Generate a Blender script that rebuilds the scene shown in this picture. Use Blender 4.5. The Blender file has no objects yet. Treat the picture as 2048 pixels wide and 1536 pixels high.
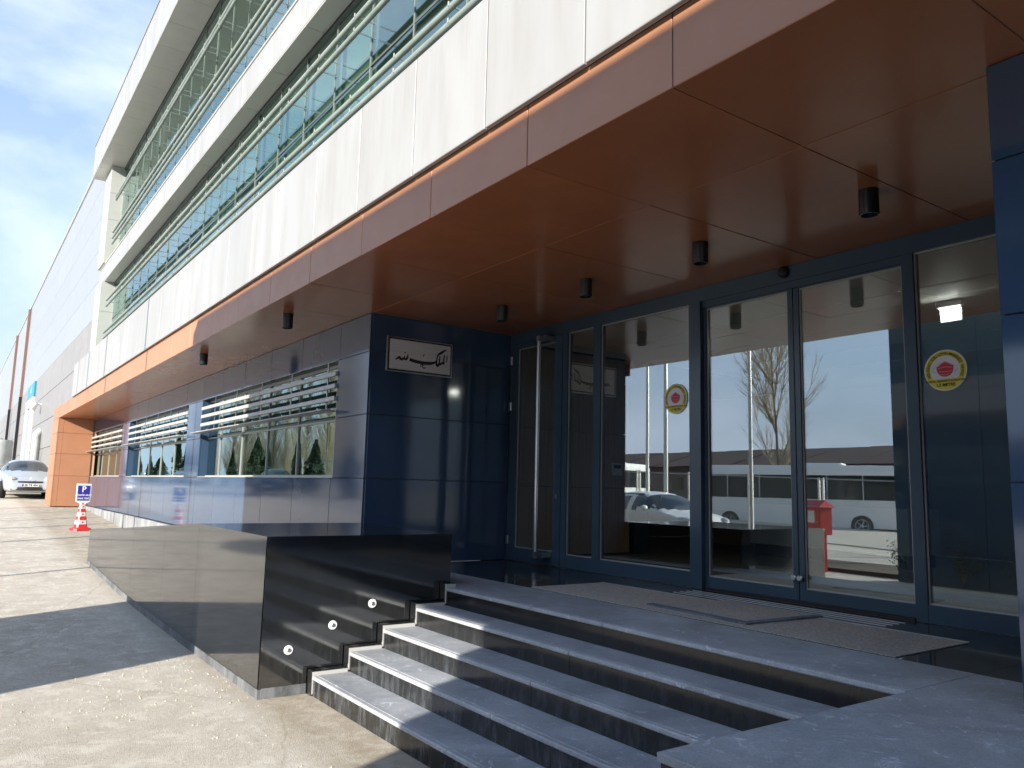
import bpy, bmesh, math, random
from mathutils import Vector, Matrix
R = math.radians
random.seed(7)
scn = bpy.context.scene
COL = scn.collection

# ------------------------------------------------------------------ camera
YAW, PITCH, ROLL = R(54.7844), R(7.6478), R(1.3947)
cy, sy, cp, sp = math.cos(YAW), math.sin(YAW), math.cos(PITCH), math.sin(PITCH)
fw = Vector((-sy*cp, cy*cp, sp)); rt = Vector((cy, sy, 0)); up = rt.cross(fw)
r2 = rt*math.cos(ROLL) + up*math.sin(ROLL); u2 = up*math.cos(ROLL) - rt*math.sin(ROLL)
cam = bpy.data.objects.new('camera', bpy.data.cameras.new('camera'))
COL.objects.link(cam)
cam.data.sensor_width = 36; cam.data.lens = 1569.2/2048*36
cam.data.clip_start = 0.05; cam.data.clip_end = 3000
cam.matrix_world = Matrix(((r2.x, u2.x, -fw.x, 0), (r2.y, u2.y, -fw.y, 0), (r2.z, u2.z, -fw.z, 1.65), (0, 0, 0, 1)))
scn.camera = cam

# ------------------------------------------------------------------ sky and sun
SUN_TO = Vector((0.49, -1.0, 0.403)).normalized()
w = bpy.data.worlds.new('World'); scn.world = w; w.use_nodes = True
nt = w.node_tree; nt.nodes.clear()
out = nt.nodes.new('ShaderNodeOutputWorld'); bg = nt.nodes.new('ShaderNodeBackground')
sky = nt.nodes.new('ShaderNodeTexSky'); sky.sky_type = 'NISHITA'; sky.sun_disc = False
sky.sun_elevation = math.asin(SUN_TO.z); sky.sun_rotation = math.atan2(SUN_TO.x, SUN_TO.y)
sky.air_density = 1.0; sky.dust_density = 0.35; sky.ozone_density = 2.0
tc = nt.nodes.new('ShaderNodeTexCoord'); mp = nt.nodes.new('ShaderNodeMapping')
mp.inputs['Scale'].default_value = (1.0, 1.0, 1.9); mp.inputs['Rotation'].default_value = (0.3, 0.2, 0.9)
mp.inputs['Location'].default_value = (3.1, 2.2, 0.0)
n1 = nt.nodes.new('ShaderNodeTexNoise'); n1.inputs['Scale'].default_value = 3.0; n1.inputs['Detail'].default_value = 7; n1.inputs['Roughness'].default_value = 0.55
n1.inputs['Distortion'].default_value = 0.25
cr = nt.nodes.new('ShaderNodeValToRGB'); cr.color_ramp.elements[0].position = 0.40; cr.color_ramp.elements[1].position = 0.68
mx = nt.nodes.new('ShaderNodeMix'); mx.data_type = 'RGBA'
mx.inputs[7].default_value = (1.42, 1.58, 1.92, 1)
mm = nt.nodes.new('ShaderNodeMath'); mm.operation = 'MULTIPLY'; mm.inputs[1].default_value = 0.8
nt.links.new(tc.outputs['Generated'], mp.inputs['Vector']); nt.links.new(mp.outputs['Vector'], n1.inputs['Vector'])
nt.links.new(n1.outputs['Fac'], cr.inputs['Fac']); nt.links.new(cr.outputs['Color'], mm.inputs[0]); sz = nt.nodes.new('ShaderNodeSeparateXYZ'); nt.links.new(tc.outputs['Generated'], sz.inputs[0])
hz = nt.nodes.new('ShaderNodeMapRange'); hz.inputs['From Min'].default_value = 0.0; hz.inputs['From Max'].default_value = 0.6; hz.inputs['To Min'].default_value = 1.0; hz.inputs['To Max'].default_value = 0.0
nt.links.new(sz.outputs['Z'], hz.inputs['Value'])
nt.links.new(mm.outputs[0], mx.inputs[0])
mh = nt.nodes.new('ShaderNodeMix'); mh.data_type = 'RGBA'; mh.inputs[7].default_value = (0.80, 0.95, 1.26, 1); nt.links.new(hz.outputs[0], mh.inputs[0])
hs = nt.nodes.new('ShaderNodeHueSaturation'); hs.inputs['Saturation'].default_value = 0.95; hs.inputs['Value'].default_value = 0.40; nt.links.new(sky.outputs['Color'], hs.inputs['Color']); nt.links.new(hs.outputs['Color'], mh.inputs[6]); nt.links.new(mh.outputs[2], mx.inputs[6]); nt.links.new(mx.outputs[2], bg.inputs['Color'])
bg.inputs['Strength'].default_value = 0.15
nt.links.new(bg.outputs[0], out.inputs['Surface'])
sl = bpy.data.lights.new('sun', 'SUN'); sl.energy = 2.0; sl.angle = R(0.53); sl.color = (1.0, 0.92, 0.80)
so = bpy.data.objects.new('sun', sl); COL.objects.link(so)
so.rotation_euler = (-SUN_TO).to_track_quat('-Z', 'Y').to_euler()
scn.view_settings.view_transform = 'Standard'; scn.view_settings.look = 'None'
scn.view_settings.gamma = 1; scn.view_settings.use_curve_mapping = False
scn.view_settings.exposure = 2.42
scn.cycles.max_bounces = 10; scn.cycles.glossy_bounces = 6; scn.cycles.transparent_max_bounces = 16
scn.cycles.caustics_reflective = False; scn.cycles.caustics_refractive = False

# ------------------------------------------------------------------ materials
MAT = {}
def srgb(r, g, b):
    f = lambda c: ((c/255+0.055)/1.055)**2.4 if c/255 > 0.04045 else c/255/12.92
    return (f(r), f(g), f(b))
def newmat(name):
    m = bpy.data.materials.new(name); m.use_nodes = True; MAT[name] = m
    return m, m.node_tree, m.node_tree.nodes['Principled BSDF']
def add(t, typ, **kw):
    n = t.nodes.new(typ)
    for k, v in kw.items(): setattr(n, k, v)
    return n
def noise(t, scale, detail=4, rough=0.6, stretch=None, obj=True, dist=0.0):
    c = add(t, 'ShaderNodeTexCoord'); n = add(t, 'ShaderNodeTexNoise')
    n.inputs['Scale'].default_value = scale; n.inputs['Detail'].default_value = detail
    n.inputs['Roughness'].default_value = rough; n.inputs['Distortion'].default_value = dist
    src = c.outputs['Object']
    if not obj:
        g = add(t, 'ShaderNodeNewGeometry'); src = g.outputs['Position']
    if stretch:
        m = add(t, 'ShaderNodeMapping'); m.inputs['Scale'].default_value = stretch
        t.links.new(src, m.inputs['Vector']); src = m.outputs['Vector']
    t.links.new(src, n.inputs['Vector'])
    return n.outputs['Fac']
def ramp(t, fac, stops):
    r = add(t, 'ShaderNodeValToRGB'); e = r.color_ramp.elements
    while len(e) < len(stops): e.new(0.5)
    for i, (p, c) in enumerate(stops):
        e[i].position = p; e[i].color = (*c, 1) if len(c) == 3 else c
    t.links.new(fac, r.inputs['Fac']); return r.outputs['Color']
def mix(t, fac, a, b, blend='MIX'):
    m = add(t, 'ShaderNodeMix'); m.data_type = 'RGBA'; m.blend_type = blend
    for i, v in ((0, fac), (6, a), (7, b)):
        if hasattr(v, 'is_linked') or hasattr(v, 'links'): t.links.new(v, m.inputs[i])
        elif i == 0: m.inputs[0].default_value = v
        else: m.inputs[i].default_value = (*v, 1)
    return m.outputs[2]
def bump(t, b, h, strength, dist=0.02, prev=None):
    n = add(t, 'ShaderNodeBump'); n.inputs['Strength'].default_value = strength; n.inputs['Distance'].default_value = dist
    t.links.new(h, n.inputs['Height'])
    if prev: t.links.new(prev, n.inputs['Normal'])
    if b: t.links.new(n.outputs[0], b.inputs['Normal'])
    return n.outputs[0]
def vary(t, col, amount):
    oi = add(t, 'ShaderNodeObjectInfo'); mr = add(t, 'ShaderNodeMapRange')
    mr.inputs['To Min'].default_value = 1-amount; mr.inputs['To Max'].default_value = 1+amount
    t.links.new(oi.outputs['Random'], mr.inputs['Value'])
    h = add(t, 'ShaderNodeHueSaturation'); t.links.new(mr.outputs[0], h.inputs['Value'])
    if hasattr(col, 'links'): t.links.new(col, h.inputs['Color'])
    else: h.inputs['Color'].default_value = (*col, 1)
    return h.outputs['Color']
def panel_mat(name, col, rough, var=0.04, wav=0.05, dirt=0.25, spec=0.5, dirtcol=None, coat=0.0):
    m, t, b = newmat(name)
    n = noise(t, 1.7, 5, 0.65, obj=False)
    dc = dirtcol or tuple(c*(1-dirt) for c in col)
    c = mix(t, ramp(t, n, [(0.35, (0, 0, 0)), (0.75, (1, 1, 1))]), vary(t, col, var), dc)
    t.links.new(c, b.inputs['Base Color'])
    rr = add(t, 'ShaderNodeMapRange'); rr.inputs['To Min'].default_value = rough*0.8; rr.inputs['To Max'].default_value = rough*1.35
    t.links.new(noise(t, 4, 6, 0.7, obj=False), rr.inputs['Value']); t.links.new(rr.outputs[0], b.inputs['Roughness'])
    b.inputs['Specular IOR Level'].default_value = spec
    b.inputs['Coat Weight'].default_value = coat; b.inputs['Coat Roughness'].default_value = rough*0.5
    if wav: bump(t, b, noise(t, 1.1, 1, 0.4, obj=True), wav, 0.02)
    return m
def simple(name, col, rough=0.5, metal=0.0, spec=0.5, emit=None, es=1.0, var=0.0, nscale=None, ncol=None):
    m, t, b = newmat(name)
    b.inputs['Base Color'].default_value = (*col, 1); b.inputs['Roughness'].default_value = rough
    b.inputs['Metallic'].default_value = metal; b.inputs['Specular IOR Level'].default_value = spec
    if nscale:
        c = mix(t, ramp(t, noise(t, nscale, 5, 0.65), [(0.35, (0, 0, 0)), (0.7, (1, 1, 1))]), col, ncol or tuple(x*0.7 for x in col))
        if var: c = vary(t, c, var)
        t.links.new(c, b.inputs['Base Color'])
    elif var: t.links.new(vary(t, col, var), b.inputs['Base Color'])
    if emit: b.inputs['Emission Color'].default_value = (*emit, 1); b.inputs['Emission Strength'].default_value = es
    return m
# cladding
panel_mat('copper_panel', (0.385, 0.182, 0.100), 0.42, var=0.05, wav=0.04, dirt=0.12, spec=0.55)
panel_mat('copper_soffit', (0.40, 0.138, 0.056), 0.20, var=0.08, wav=0.08, dirt=0.15, spec=0.38)
panel_mat('navy_panel', (0.038, 0.074, 0.140), 0.07, var=0.10, wav=0.05, dirt=0.10, spec=0.85)
panel_mat('door_frame_blue', (0.055, 0.096, 0.138), 0.22, var=0.03, wav=0.0, dirt=0.15, spec=0.5)
# white panels with vertical run-off grime
m, t, b = newmat('white_panel')
st = ramp(t, noise(t, 1.0, 6, 0.62, stretch=(2.6, 2.6, 0.5), obj=False), [(0.42, (0, 0, 0)), (0.72, (1, 1, 1))])
st2 = ramp(t, noise(t, 1.0, 4, 0.6, stretch=(20, 20, 0.5), obj=False), [(0.50, (0, 0, 0)), (0.72, (1, 1, 1))])
c = mix(t, st, vary(t, (0.295, 0.304, 0.31), 0.06), (0.25, 0.249, 0.242))
tone = add(t, 'ShaderNodeMath', operation='MULTIPLY'); tone.inputs[1].default_value = 0.5
tcz = add(t, 'ShaderNodeTexCoord'); szz = add(t, 'ShaderNodeSeparateXYZ'); t.links.new(tcz.outputs['Generated'], szz.inputs[0])
run = add(t, 'ShaderNodeMath', operation='MULTIPLY'); t.links.new(szz.outputs['Z'], run.inputs[0]); t.links.new(st2, run.inputs[1]); t.links.new(run.outputs[0], tone.inputs[0])
c = mix(t, tone.outputs[0], c, (0.23, 0.217, 0.195))
t.links.new(c, b.inputs['Base Color']); b.inputs['Roughness'].default_value = 0.42
bump(t, b, noise(t, 0.9, 1, 0.4), 0.05, 0.02)
panel_mat('white_soffit', (0.55, 0.55, 0.52), 0.33, var=0.03, wav=0.05, dirt=0.10)
panel_mat('hall_white', (0.245, 0.268, 0.295), 0.38, var=0.035, wav=0.03, dirt=0.05)
panel_mat('hall_grey', (0.22, 0.215, 0.215), 0.40, var=0.06, wav=0.03, dirt=0.12)
simple('joint_dark', (0.05, 0.045, 0.04), 0.9)
simple('joint_light', (0.14, 0.13, 0.12), 0.9)
simple('joint_copper', (0.55, 0.36, 0.24), 0.8)
simple('joint_navy', (0.13, 0.15, 0.18), 0.8)
# stone
m, t, b = newmat('black_granite')
v = add(t, 'ShaderNodeTexVoronoi'); v.inputs['Scale'].default_value = 260
g = add(t, 'ShaderNodeNewGeometry'); t.links.new(g.outputs['Position'], v.inputs['Vector'])
sp_ = ramp(t, v.outputs['Color'], [(0.0, (0.007, 0.0075, 0.008)), (0.75, (0.013, 0.014, 0.0145)), (1.0, (0.05, 0.052, 0.052))])
wash = ramp(t, noise(t, 1, 5, 0.65, stretch=(7, 7, 0.9), obj=False), [(0.55, (0, 0, 0)), (0.9, (0.12, 0.12, 0.12))])
t.links.new(mix(t, wash, sp_, (0.085, 0.09, 0.092)), b.inputs['Base Color'])
rr = add(t, 'ShaderNodeMapRange'); rr.inputs['To Min'].default_value = 0.03; rr.inputs['To Max'].default_value = 0.12; b.inputs['IOR'].default_value = 1.75
t.links.new(noise(t, 5, 6, 0.7, obj=False), rr.inputs['Value']); t.links.new(rr.outputs[0], b.inputs['Roughness'])
b.inputs['Specular IOR Level'].default_value = 1.0
def flamed(name, base, pale, lo, hi, rough=0.62):
    m, t, b = newmat(name)
    a = noise(t, 2.1, 8, 0.7, obj=False, dist=0.6)
    c = mix(t, ramp(t, a, [(lo, (0, 0, 0)), (hi, (1, 1, 1))]), vary(t, base, 0.08), pale)
    f = noise(t, 140, 2, 0.6, obj=False)
    c = mix(t, ramp(t, f, [(0.4, (0, 0, 0)), (0.62, (0.35, 0.35, 0.35))]), c, tuple(x*0.45 for x in base))
    sc = ramp(t, noise(t, 9, 8, 0.75, obj=False, dist=1.4), [(0.57, (0, 0, 0)), (0.66, (0.75, 0.75, 0.75))])
    c = mix(t, sc, c, tuple(min(1, x*1.5) for x in pale))
    t.links.new(c, b.inputs['Base Color']); b.inputs['Roughness'].default_value = rough
    bump(t, b, f, 0.25, 0.004)
    return m
flamed('flamed_granite', (0.29, 0.315, 0.35), (0.46, 0.49, 0.53), 0.38, 0.66, 0.5)
flamed('nosing_stone', (0.31, 0.33, 0.355), (0.52, 0.545, 0.57), 0.35, 0.65)
m, t, b = newmat('riser_granite')
stn = ramp(t, noise(t, 1, 7, 0.72, stretch=(13, 13, 3.0), obj=False), [(0.46, (0, 0, 0)), (0.85, (0.7, 0.7, 0.7))])
gp_ = add(t, 'ShaderNodeNewGeometry'); sx_ = add(t, 'ShaderNodeSeparateXYZ'); t.links.new(gp_.outputs['Position'], sx_.inputs[0])
mr_ = add(t, 'ShaderNodeMapRange'); mr_.inputs['From Min'].default_value = 0.15; mr_.inputs['From Max'].default_value = 0.6; mr_.inputs['To Min'].default_value = 1.0; mr_.inputs['To Max'].default_value = 0.12
t.links.new(sx_.outputs['Z'], mr_.inputs['Value'])
stn = mix(t, mr_.outputs[0], (0, 0, 0), stn)
t.links.new(mix(t, stn, (0.014, 0.0145, 0.015), (0.17, 0.19, 0.22)), b.inputs['Base Color'])
t.links.new(ramp(t, stn, [(0, (0.16,)*3), (1, (0.6,)*3)]), b.inputs['Roughness'])
m, t, b = newmat('skirting_granite')
stn = ramp(t, noise(t, 1, 7, 0.72, stretch=(6, 6, 2.5), obj=False), [(0.38, (0, 0, 0)), (0.7, (1, 1, 1))])
t.links.new(mix(t, stn, (0.06, 0.066, 0.075), (0.22, 0.235, 0.25)), b.inputs['Base Color']); b.inputs['Roughness'].default_value = 0.55
m, t, b = newmat('base_stone')
stn = ramp(t, noise(t, 1, 7, 0.72, stretch=(4, 4, 1.2), obj=False), [(0.38, (0, 0, 0)), (0.7, (1, 1, 1))])
t.links.new(mix(t, stn, (0.17, 0.18, 0.19), (0.36, 0.37, 0.38)), b.inputs['Base Color']); b.inputs['Roughness'].default_value = 0.6
simple('pale_grout', (0.45, 0.45, 0.44), 0.85)
m, t, b = newmat('polished_granite')
v = add(t, 'ShaderNodeTexVoronoi'); v.inputs['Scale'].default_value = 220
g = add(t, 'ShaderNodeNewGeometry'); t.links.new(g.outputs['Position'], v.inputs['Vector'])
c = ramp(t, v.outputs['Color'], [(0.0, (0.012, 0.013, 0.014)), (1.0, (0.04, 0.042, 0.043))])
dst = ramp(t, noise(t, 2.4, 7, 0.7, obj=False, dist=0.8), [(0.45, (0, 0, 0)), (0.8, (0.5, 0.5, 0.5))])
t.links.new(mix(t, dst, c, (0.10, 0.10, 0.095)), b.inputs['Base Color'])
t.links.new(ramp(t, dst, [(0, (0.07,)*3), (1, (0.5,)*3)]), b.inputs['Roughness'])
# ground: dusty worn concrete yard
m, t, b = newmat('yard_concrete')
a = noise(t, 0.35, 8, 0.62, obj=False, dist=0.7); bb = noise(t, 2.6, 9, 0.72, obj=False, dist=0.5); cc = noise(t, 38, 6, 0.75, obj=False)
c = ramp(t, a, [(0.30, (0.44, 0.405, 0.345)), (0.55, (0.54, 0.50, 0.43)), (0.75, (0.60, 0.56, 0.485))])
c = mix(t, ramp(t, bb, [(0.45, (0, 0, 0)), (0.66, (1, 1, 1))]), c, (0.63, 0.595, 0.52))
c = mix(t, ramp(t, bb, [(0.28, (1, 1, 1)), (0.42, (0, 0, 0))]), c, (0.40, 0.35, 0.28))
c = mix(t, ramp(t, cc, [(0.36, (0.5, 0.5, 0.5)), (0.52, (0, 0, 0))]), c, (0.28, 0.245, 0.195))
fl_ = noise(t, 4.5, 12, 0.78, obj=False, dist=0.35)
c = mix(t, ramp(t, fl_, [(0.53, (0, 0, 0)), (0.565, (0.7, 0.7, 0.7))]), c, (0.67, 0.64, 0.57))
c = mix(t, ramp(t, noise(t, 0.7, 10, 0.7, obj=False, dist=1.0), [(0.30, (0.55, 0.55, 0.55)), (0.41, (0, 0, 0))]), c, (0.34, 0.30, 0.25))
pv = add(t, 'ShaderNodeTexVoronoi'); pv.feature = 'DISTANCE_TO_EDGE'; pv.inputs['Scale'].default_value = 0.33
wp = add(t, 'ShaderNodeMixRGB'); wp.inputs['Fac'].default_value = 0.12; gq = add(t, 'ShaderNodeNewGeometry'); nq = add(t, 'ShaderNodeTexNoise'); nq.inputs['Scale'].default_value = 3.0; nq.inputs['Detail'].default_value = 6
t.links.new(gq.outputs['Position'], nq.inputs['Vector']); t.links.new(gq.outputs['Position'], wp.inputs['Color1']); t.links.new(nq.outputs['Color'], wp.inputs['Color2']); t.links.new(wp.outputs['Color'], pv.inputs['Vector'])
crk = ramp(t, pv.outputs['Distance'], [(0.0, (0.35, 0.35, 0.35)), (0.004, (0, 0, 0))])
c = mix(t, crk, c, (0.20, 0.175, 0.14))
# dirt washed against the foot of plinth and steps
sx = add(t, 'ShaderNodeSeparateXYZ'); t.links.new(gq.outputs['Position'], sx.inputs[0])
mr = add(t, 'ShaderNodeMapRange'); mr.inputs['From Min'].default_value = 1.86; mr.inputs['From Max'].default_value = 2.12; t.links.new(sx.outputs['Y'], mr.inputs['Value'])
dm = add(t, 'ShaderNodeMath', operation='MULTIPLY'); t.links.new(mr.outputs[0], dm.inputs[0]); t.links.new(ramp(t, fl_, [(0.40, (0.15,)*3), (0.60, (0.85,)*3)]), dm.inputs[1])
c = mix(t, dm.outputs[0], c, (0.30, 0.245, 0.165))
t.links.new(c, b.inputs['Base Color']); b.inputs['Roughness'].default_value = 0.92
dd = noise(t, 95, 5, 0.8, obj=False); n0 = bump(t, None, fl_, 0.25, 0.012); bump(t, b, dd, 0.9, 0.012, n0)
m, t, b = newmat('pebble')
t.links.new(vary(t, (0.42, 0.37, 0.30), 0.25), b.inputs['Base Color']); b.inputs['Roughness'].default_value = 0.9
# glass
def glass(name, tint, refl, rough=0.0, gcol=(1, 1, 1), wav=0.0):
    m = bpy.data.materials.new(name); m.use_nodes = True; MAT[name] = m; t = m.node_tree; t.nodes.clear()
    o = add(t, 'ShaderNodeOutputMaterial'); tr = add(t, 'ShaderNodeBsdfTransparent'); gl = add(t, 'ShaderNodeBsdfGlossy')
    tr.inputs['Color'].default_value = (*tint, 1); gl.inputs['Roughness'].default_value = rough; gl.inputs['Color'].default_value = (*gcol, 1)
    gq = add(t, 'ShaderNodeNewGeometry'); dp = add(t, 'ShaderNodeVectorMath', operation='DOT_PRODUCT'); t.links.new(gq.outputs['Normal'], dp.inputs[0]); t.links.new(gq.outputs['Incoming'], dp.inputs[1])
    ab = add(t, 'ShaderNodeMath', operation='ABSOLUTE'); t.links.new(dp.outputs['Value'], ab.inputs[0]); om = add(t, 'ShaderNodeMath', operation='SUBTRACT'); om.inputs[0].default_value = 1.0; t.links.new(ab.outputs[0], om.inputs[1])
    fr = add(t, 'ShaderNodeMath', operation='POWER'); fr.inputs[1].default_value = 5.0; t.links.new(om.outputs[0], fr.inputs[0])
    ma = add(t, 'ShaderNodeMath', operation='MULTIPLY_ADD'); ma.inputs[1].default_value = 1-refl; ma.inputs[2].default_value = refl
    t.links.new(fr.outputs[0], ma.inputs[0])
    ms = add(t, 'ShaderNodeMixShader'); t.links.new(ma.outputs[0], ms.inputs[0]); t.links.new(tr.outputs[0], ms.inputs[1]); t.links.new(gl.outputs[0], ms.inputs[2])
    if wav:
        nn = bump(t, None, noise(t, 1.3, 2, 0.4), wav, 0.02); t.links.new(nn, gl.inputs['Normal']); 
    t.links.new(ms.outputs[0], o.inputs['Surface']); return m
glass('door_glass', (0.84, 0.89, 0.88), 0.26, gcol=(0.92, 0.98, 1.0), wav=0.010)
glass('window_glass', (0.45, 0.55, 0.52), 0.34, gcol=(0.72, 0.90, 0.90), wav=0.035)
glass('upper_glass', (0.62, 0.72, 0.67), 0.24, gcol=(0.78, 0.92, 0.90), wav=0.03)
glass('car_glass', (0.35, 0.40, 0.40), 0.10)
# metals, paint, misc
simple('brushed_steel', (0.62, 0.63, 0.64), 0.28, 1.0)
simple('white_aluminium', (0.50, 0.51, 0.50), 0.42, 0.25, nscale=6)
simple('louver_metal', (0.27, 0.325, 0.29), 0.40, 0.2, nscale=3)
simple('galvanised', (0.55, 0.56, 0.56), 0.45, 0.6)
simple('black_metal', (0.012, 0.012, 0.013), 0.35)
simple('lens_white', (0.75, 0.77, 0.80), 0.25, emit=None)
simple('bulb', (0.6, 0.6, 0.55), 0.15)
simple('mullion', (0.10, 0.115, 0.11), 0.4, 0.2)
simple('mullion_green', (0.19, 0.225, 0.205), 0.4, 0.2)
simple('mullion_light', (0.40, 0.41, 0.39), 0.4, 0.3)
simple('fin_white', (0.42, 0.45, 0.43), 0.4, nscale=2, ncol=(0.38, 0.41, 0.39))
simple('cone_red', (0.62, 0.022, 0.025), 0.42, nscale=12, ncol=(0.50, 0.03, 0.03))
simple('cone_white', (0.62, 0.62, 0.60), 0.4)
simple('sign_blue', (0.035, 0.030, 0.33), 0.4)
simple('sign_white', (0.82, 0.82, 0.83), 0.35)
simple('teal_sign', (0.02, 0.22, 0.30), 0.4)
simple('sticker_yellow', (0.90, 0.78, 0.06), 0.4)
simple('sticker_white', (0.88, 0.89, 0.93), 0.4)
simple('sticker_cream', (0.9, 0.89, 0.76), 0.4)
simple('sticker_black', (0.02, 0.018, 0.01), 0.5)
simple('mask_red', (0.65, 0.035, 0.06), 0.4)
simple('mask_pink', (0.85, 0.30, 0.34), 0.4)
simple('strap_grey', (0.35, 0.35, 0.37), 0.4)
m, t, b = newmat('brushed_plate')
t.links.new(ramp(t, noise(t, 1, 4, 0.6, stretch=(1, 1.0, 38), obj=True), [(0.3, (0.76, 0.76, 0.74)), (0.7, (0.9, 0.9, 0.89))]), b.inputs['Base Color'])
b.inputs['Metallic'].default_value = 0.1; b.inputs['Roughness'].default_value = 0.4
m, t, b = newmat('door_mat')
f = noise(t, 75, 4, 0.8, obj=False)
t.links.new(ramp(t, f, [(0.33, (0.24, 0.225, 0.20)), (0.5, (0.50, 0.465, 0.42)), (0.68, (0.78, 0.73, 0.66))]), b.inputs['Base Color']); b.inputs['Roughness'].default_value = 0.95
bump(t, b, f, 0.9, 0.01)
flamed('rubber_edge', (0.10, 0.13, 0.17), (0.30, 0.34, 0.38), 0.4, 0.65)
m, t, b = newmat('wood_laminate')
gr = noise(t, 1, 6, 0.65, stretch=(30, 30, 1.2), obj=False)
t.links.new(ramp(t, gr, [(0.3, (0.42, 0.28, 0.175)), (0.7, (0.62, 0.46, 0.31))]), b.inputs['Base Color']); b.inputs['Roughness'].default_value = 0.45
simple('room_floor', (0.70, 0.70, 0.66), 0.12, nscale=3, ncol=(0.62, 0.62, 0.58))
simple('room_ceiling', (0.80, 0.79, 0.72), 0.6)
simple('room_wall', (0.55, 0.55, 0.50), 0.8)
simple('counter_white', (0.75, 0.78, 0.75), 0.3)
simple('lamp_glow', (1, 1, 1), 0.3, emit=(1.0, 0.97, 0.9), es=1.2)
simple('car_silver', (0.50, 0.53, 0.57), 0.25, 0.5)
simple('car_tint', (0.02, 0.024, 0.026), 0.03, spec=0.8)
simple('car_white', (0.78, 0.79, 0.79), 0.2)
simple('car_dark', (0.05, 0.09, 0.10), 0.2, 0.3)
simple('tyre', (0.016, 0.016, 0.016), 0.85)
simple('rim', (0.45, 0.46, 0.48), 0.3, 0.9)
simple('headlight', (0.55, 0.58, 0.62), 0.08, 0.3)
simple('tail_light', (0.45, 0.02, 0.015), 0.15)
simple('black_plastic', (0.012, 0.012, 0.014), 0.5)
simple('plate_white', (0.72, 0.72, 0.68), 0.4)
simple('plate_blue', (0.02, 0.04, 0.28), 0.4)
simple('car_interior', (0.05, 0.05, 0.05), 0.8)
simple('bus_white', (0.85, 0.86, 0.85), 0.28)
simple('bus_glass', (0.012, 0.014, 0.016), 0.06)
simple('cabinet_red', (0.55, 0.02, 0.02), 0.4)
m, t, b = newmat('rusty_roof')
t.links.new(ramp(t, noise(t, 0.8, 7, 0.7, obj=False), [(0.3, (0.055, 0.032, 0.024)), (0.65, (0.10, 0.06, 0.045)), (0.8, (0.26, 0.22, 0.18))]), b.inputs['Base Color']); b.inputs['Roughness'].default_value = 0.8
simple('shed_wall', (0.13, 0.095, 0.08), 0.85, nscale=1.5)
simple('bark', (0.16, 0.135, 0.105), 0.9, nscale=4)
simple('twig', (0.34, 0.29, 0.20), 0.9)
m, t, b = newmat('conifer')
t.links.new(vary(t, (0.030, 0.050, 0.018), 0.3), b.inputs['Base Color']); b.inputs['Roughness'].default_value = 0.8
m, t, b = newmat('shrub_leaf')
t.links.new(vary(t, (0.055, 0.075, 0.03), 0.3), b.inputs['Base Color']); b.inputs['Roughness'].default_value = 0.7
simple('soil', (0.09, 0.07, 0.05), 0.95, nscale=5)
simple('wire_mesh', (0.30, 0.31, 0.31), 0.5, 0.5)
simple('gutter_brown', (0.20, 0.11, 0.09), 0.5)
simple('tank_white', (0.50, 0.53, 0.52), 0.45, nscale=2)

# ------------------------------------------------------------------ builders
WL = {}
def tagt(o, label, cat, group=None, kind=None):
    if label: o['label'] = label
    if cat: o['category'] = cat
    if group: o['group'] = group
    if kind: o['kind'] = kind
    return o
def thing(name, label, cat, loc=(0, 0, 0), rz=0, group=None):
    o = bpy.data.objects.new(name, None); COL.objects.link(o); o.empty_display_size = 0.2
    o.location = loc; o.rotation_euler = (0, 0, rz); WL[o] = Vector((0, 0, 0)) if rz else Vector(loc)
    if rz: o['_loc'] = 1; del o['_loc']
    return tagt(o, label, cat, group)
def link(name, me, parent=None, loc=(0, 0, 0), mat=None, smooth=False):
    """loc is in world space for unrotated things, in the thing's own space for rotated ones"""
    o = bpy.data.objects.new(name, me); COL.objects.link(o)
    loc = Vector(loc)
    WL[o] = loc.copy()
    if parent is not None: o.parent = parent; o.location = loc - WL[parent]
    else: o.location = loc
    if mat:
        if not me.materials: me.materials.append(MAT[mat])
        elif me.materials[0] is not MAT[mat]:
            o.material_slots[0].link = 'OBJECT'; o.material_slots[0].material = MAT[mat]
    if smooth:
        for p in me.polygons: p.use_smooth = True
    return o
CACHE = {}
def boxmesh(sx, sy_, sz, bev=0.0):
    k = (round(sx, 4), round(sy_, 4), round(sz, 4), bev)
    if k in CACHE: return CACHE[k]
    bm = bmesh.new(); bmesh.ops.create_cube(bm, size=1)
    for v in bm.verts: v.co = Vector((v.co.x*sx, v.co.y*sy_, v.co.z*sz))
    if bev: bmesh.ops.bevel(bm, geom=bm.edges[:], offset=bev, segments=1, affect='EDGES')
    me = bpy.data.meshes.new('box'); bm.to_mesh(me); bm.free()
    CACHE[k] = me; return me
MCACHE = {}
def box(name, x0, x1, y0, y1, z0, z1, mat, parent=None, bev=0.0):
    k = (round(x1-x0, 4), round(y1-y0, 4), round(z1-z0, 4), bev, mat)
    if k not in MCACHE:
        me = boxmesh(x1-x0, y1-y0, z1-z0, bev).copy(); me.materials.clear(); me.materials.append(MAT[mat]); MCACHE[k] = me
    return link(name, MCACHE[k], parent, ((x0+x1)/2, (y0+y1)/2, (z0+z1)/2))
def mesh_from(name, verts, faces, mat, parent=None, loc=(0, 0, 0), smooth=False):
    me = bpy.data.meshes.new(name); me.from_pydata([tuple(v) for v in verts], [], faces); me.update()
    me.materials.append(MAT[mat])
    return link(name, me, parent, loc, None, smooth)
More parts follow.
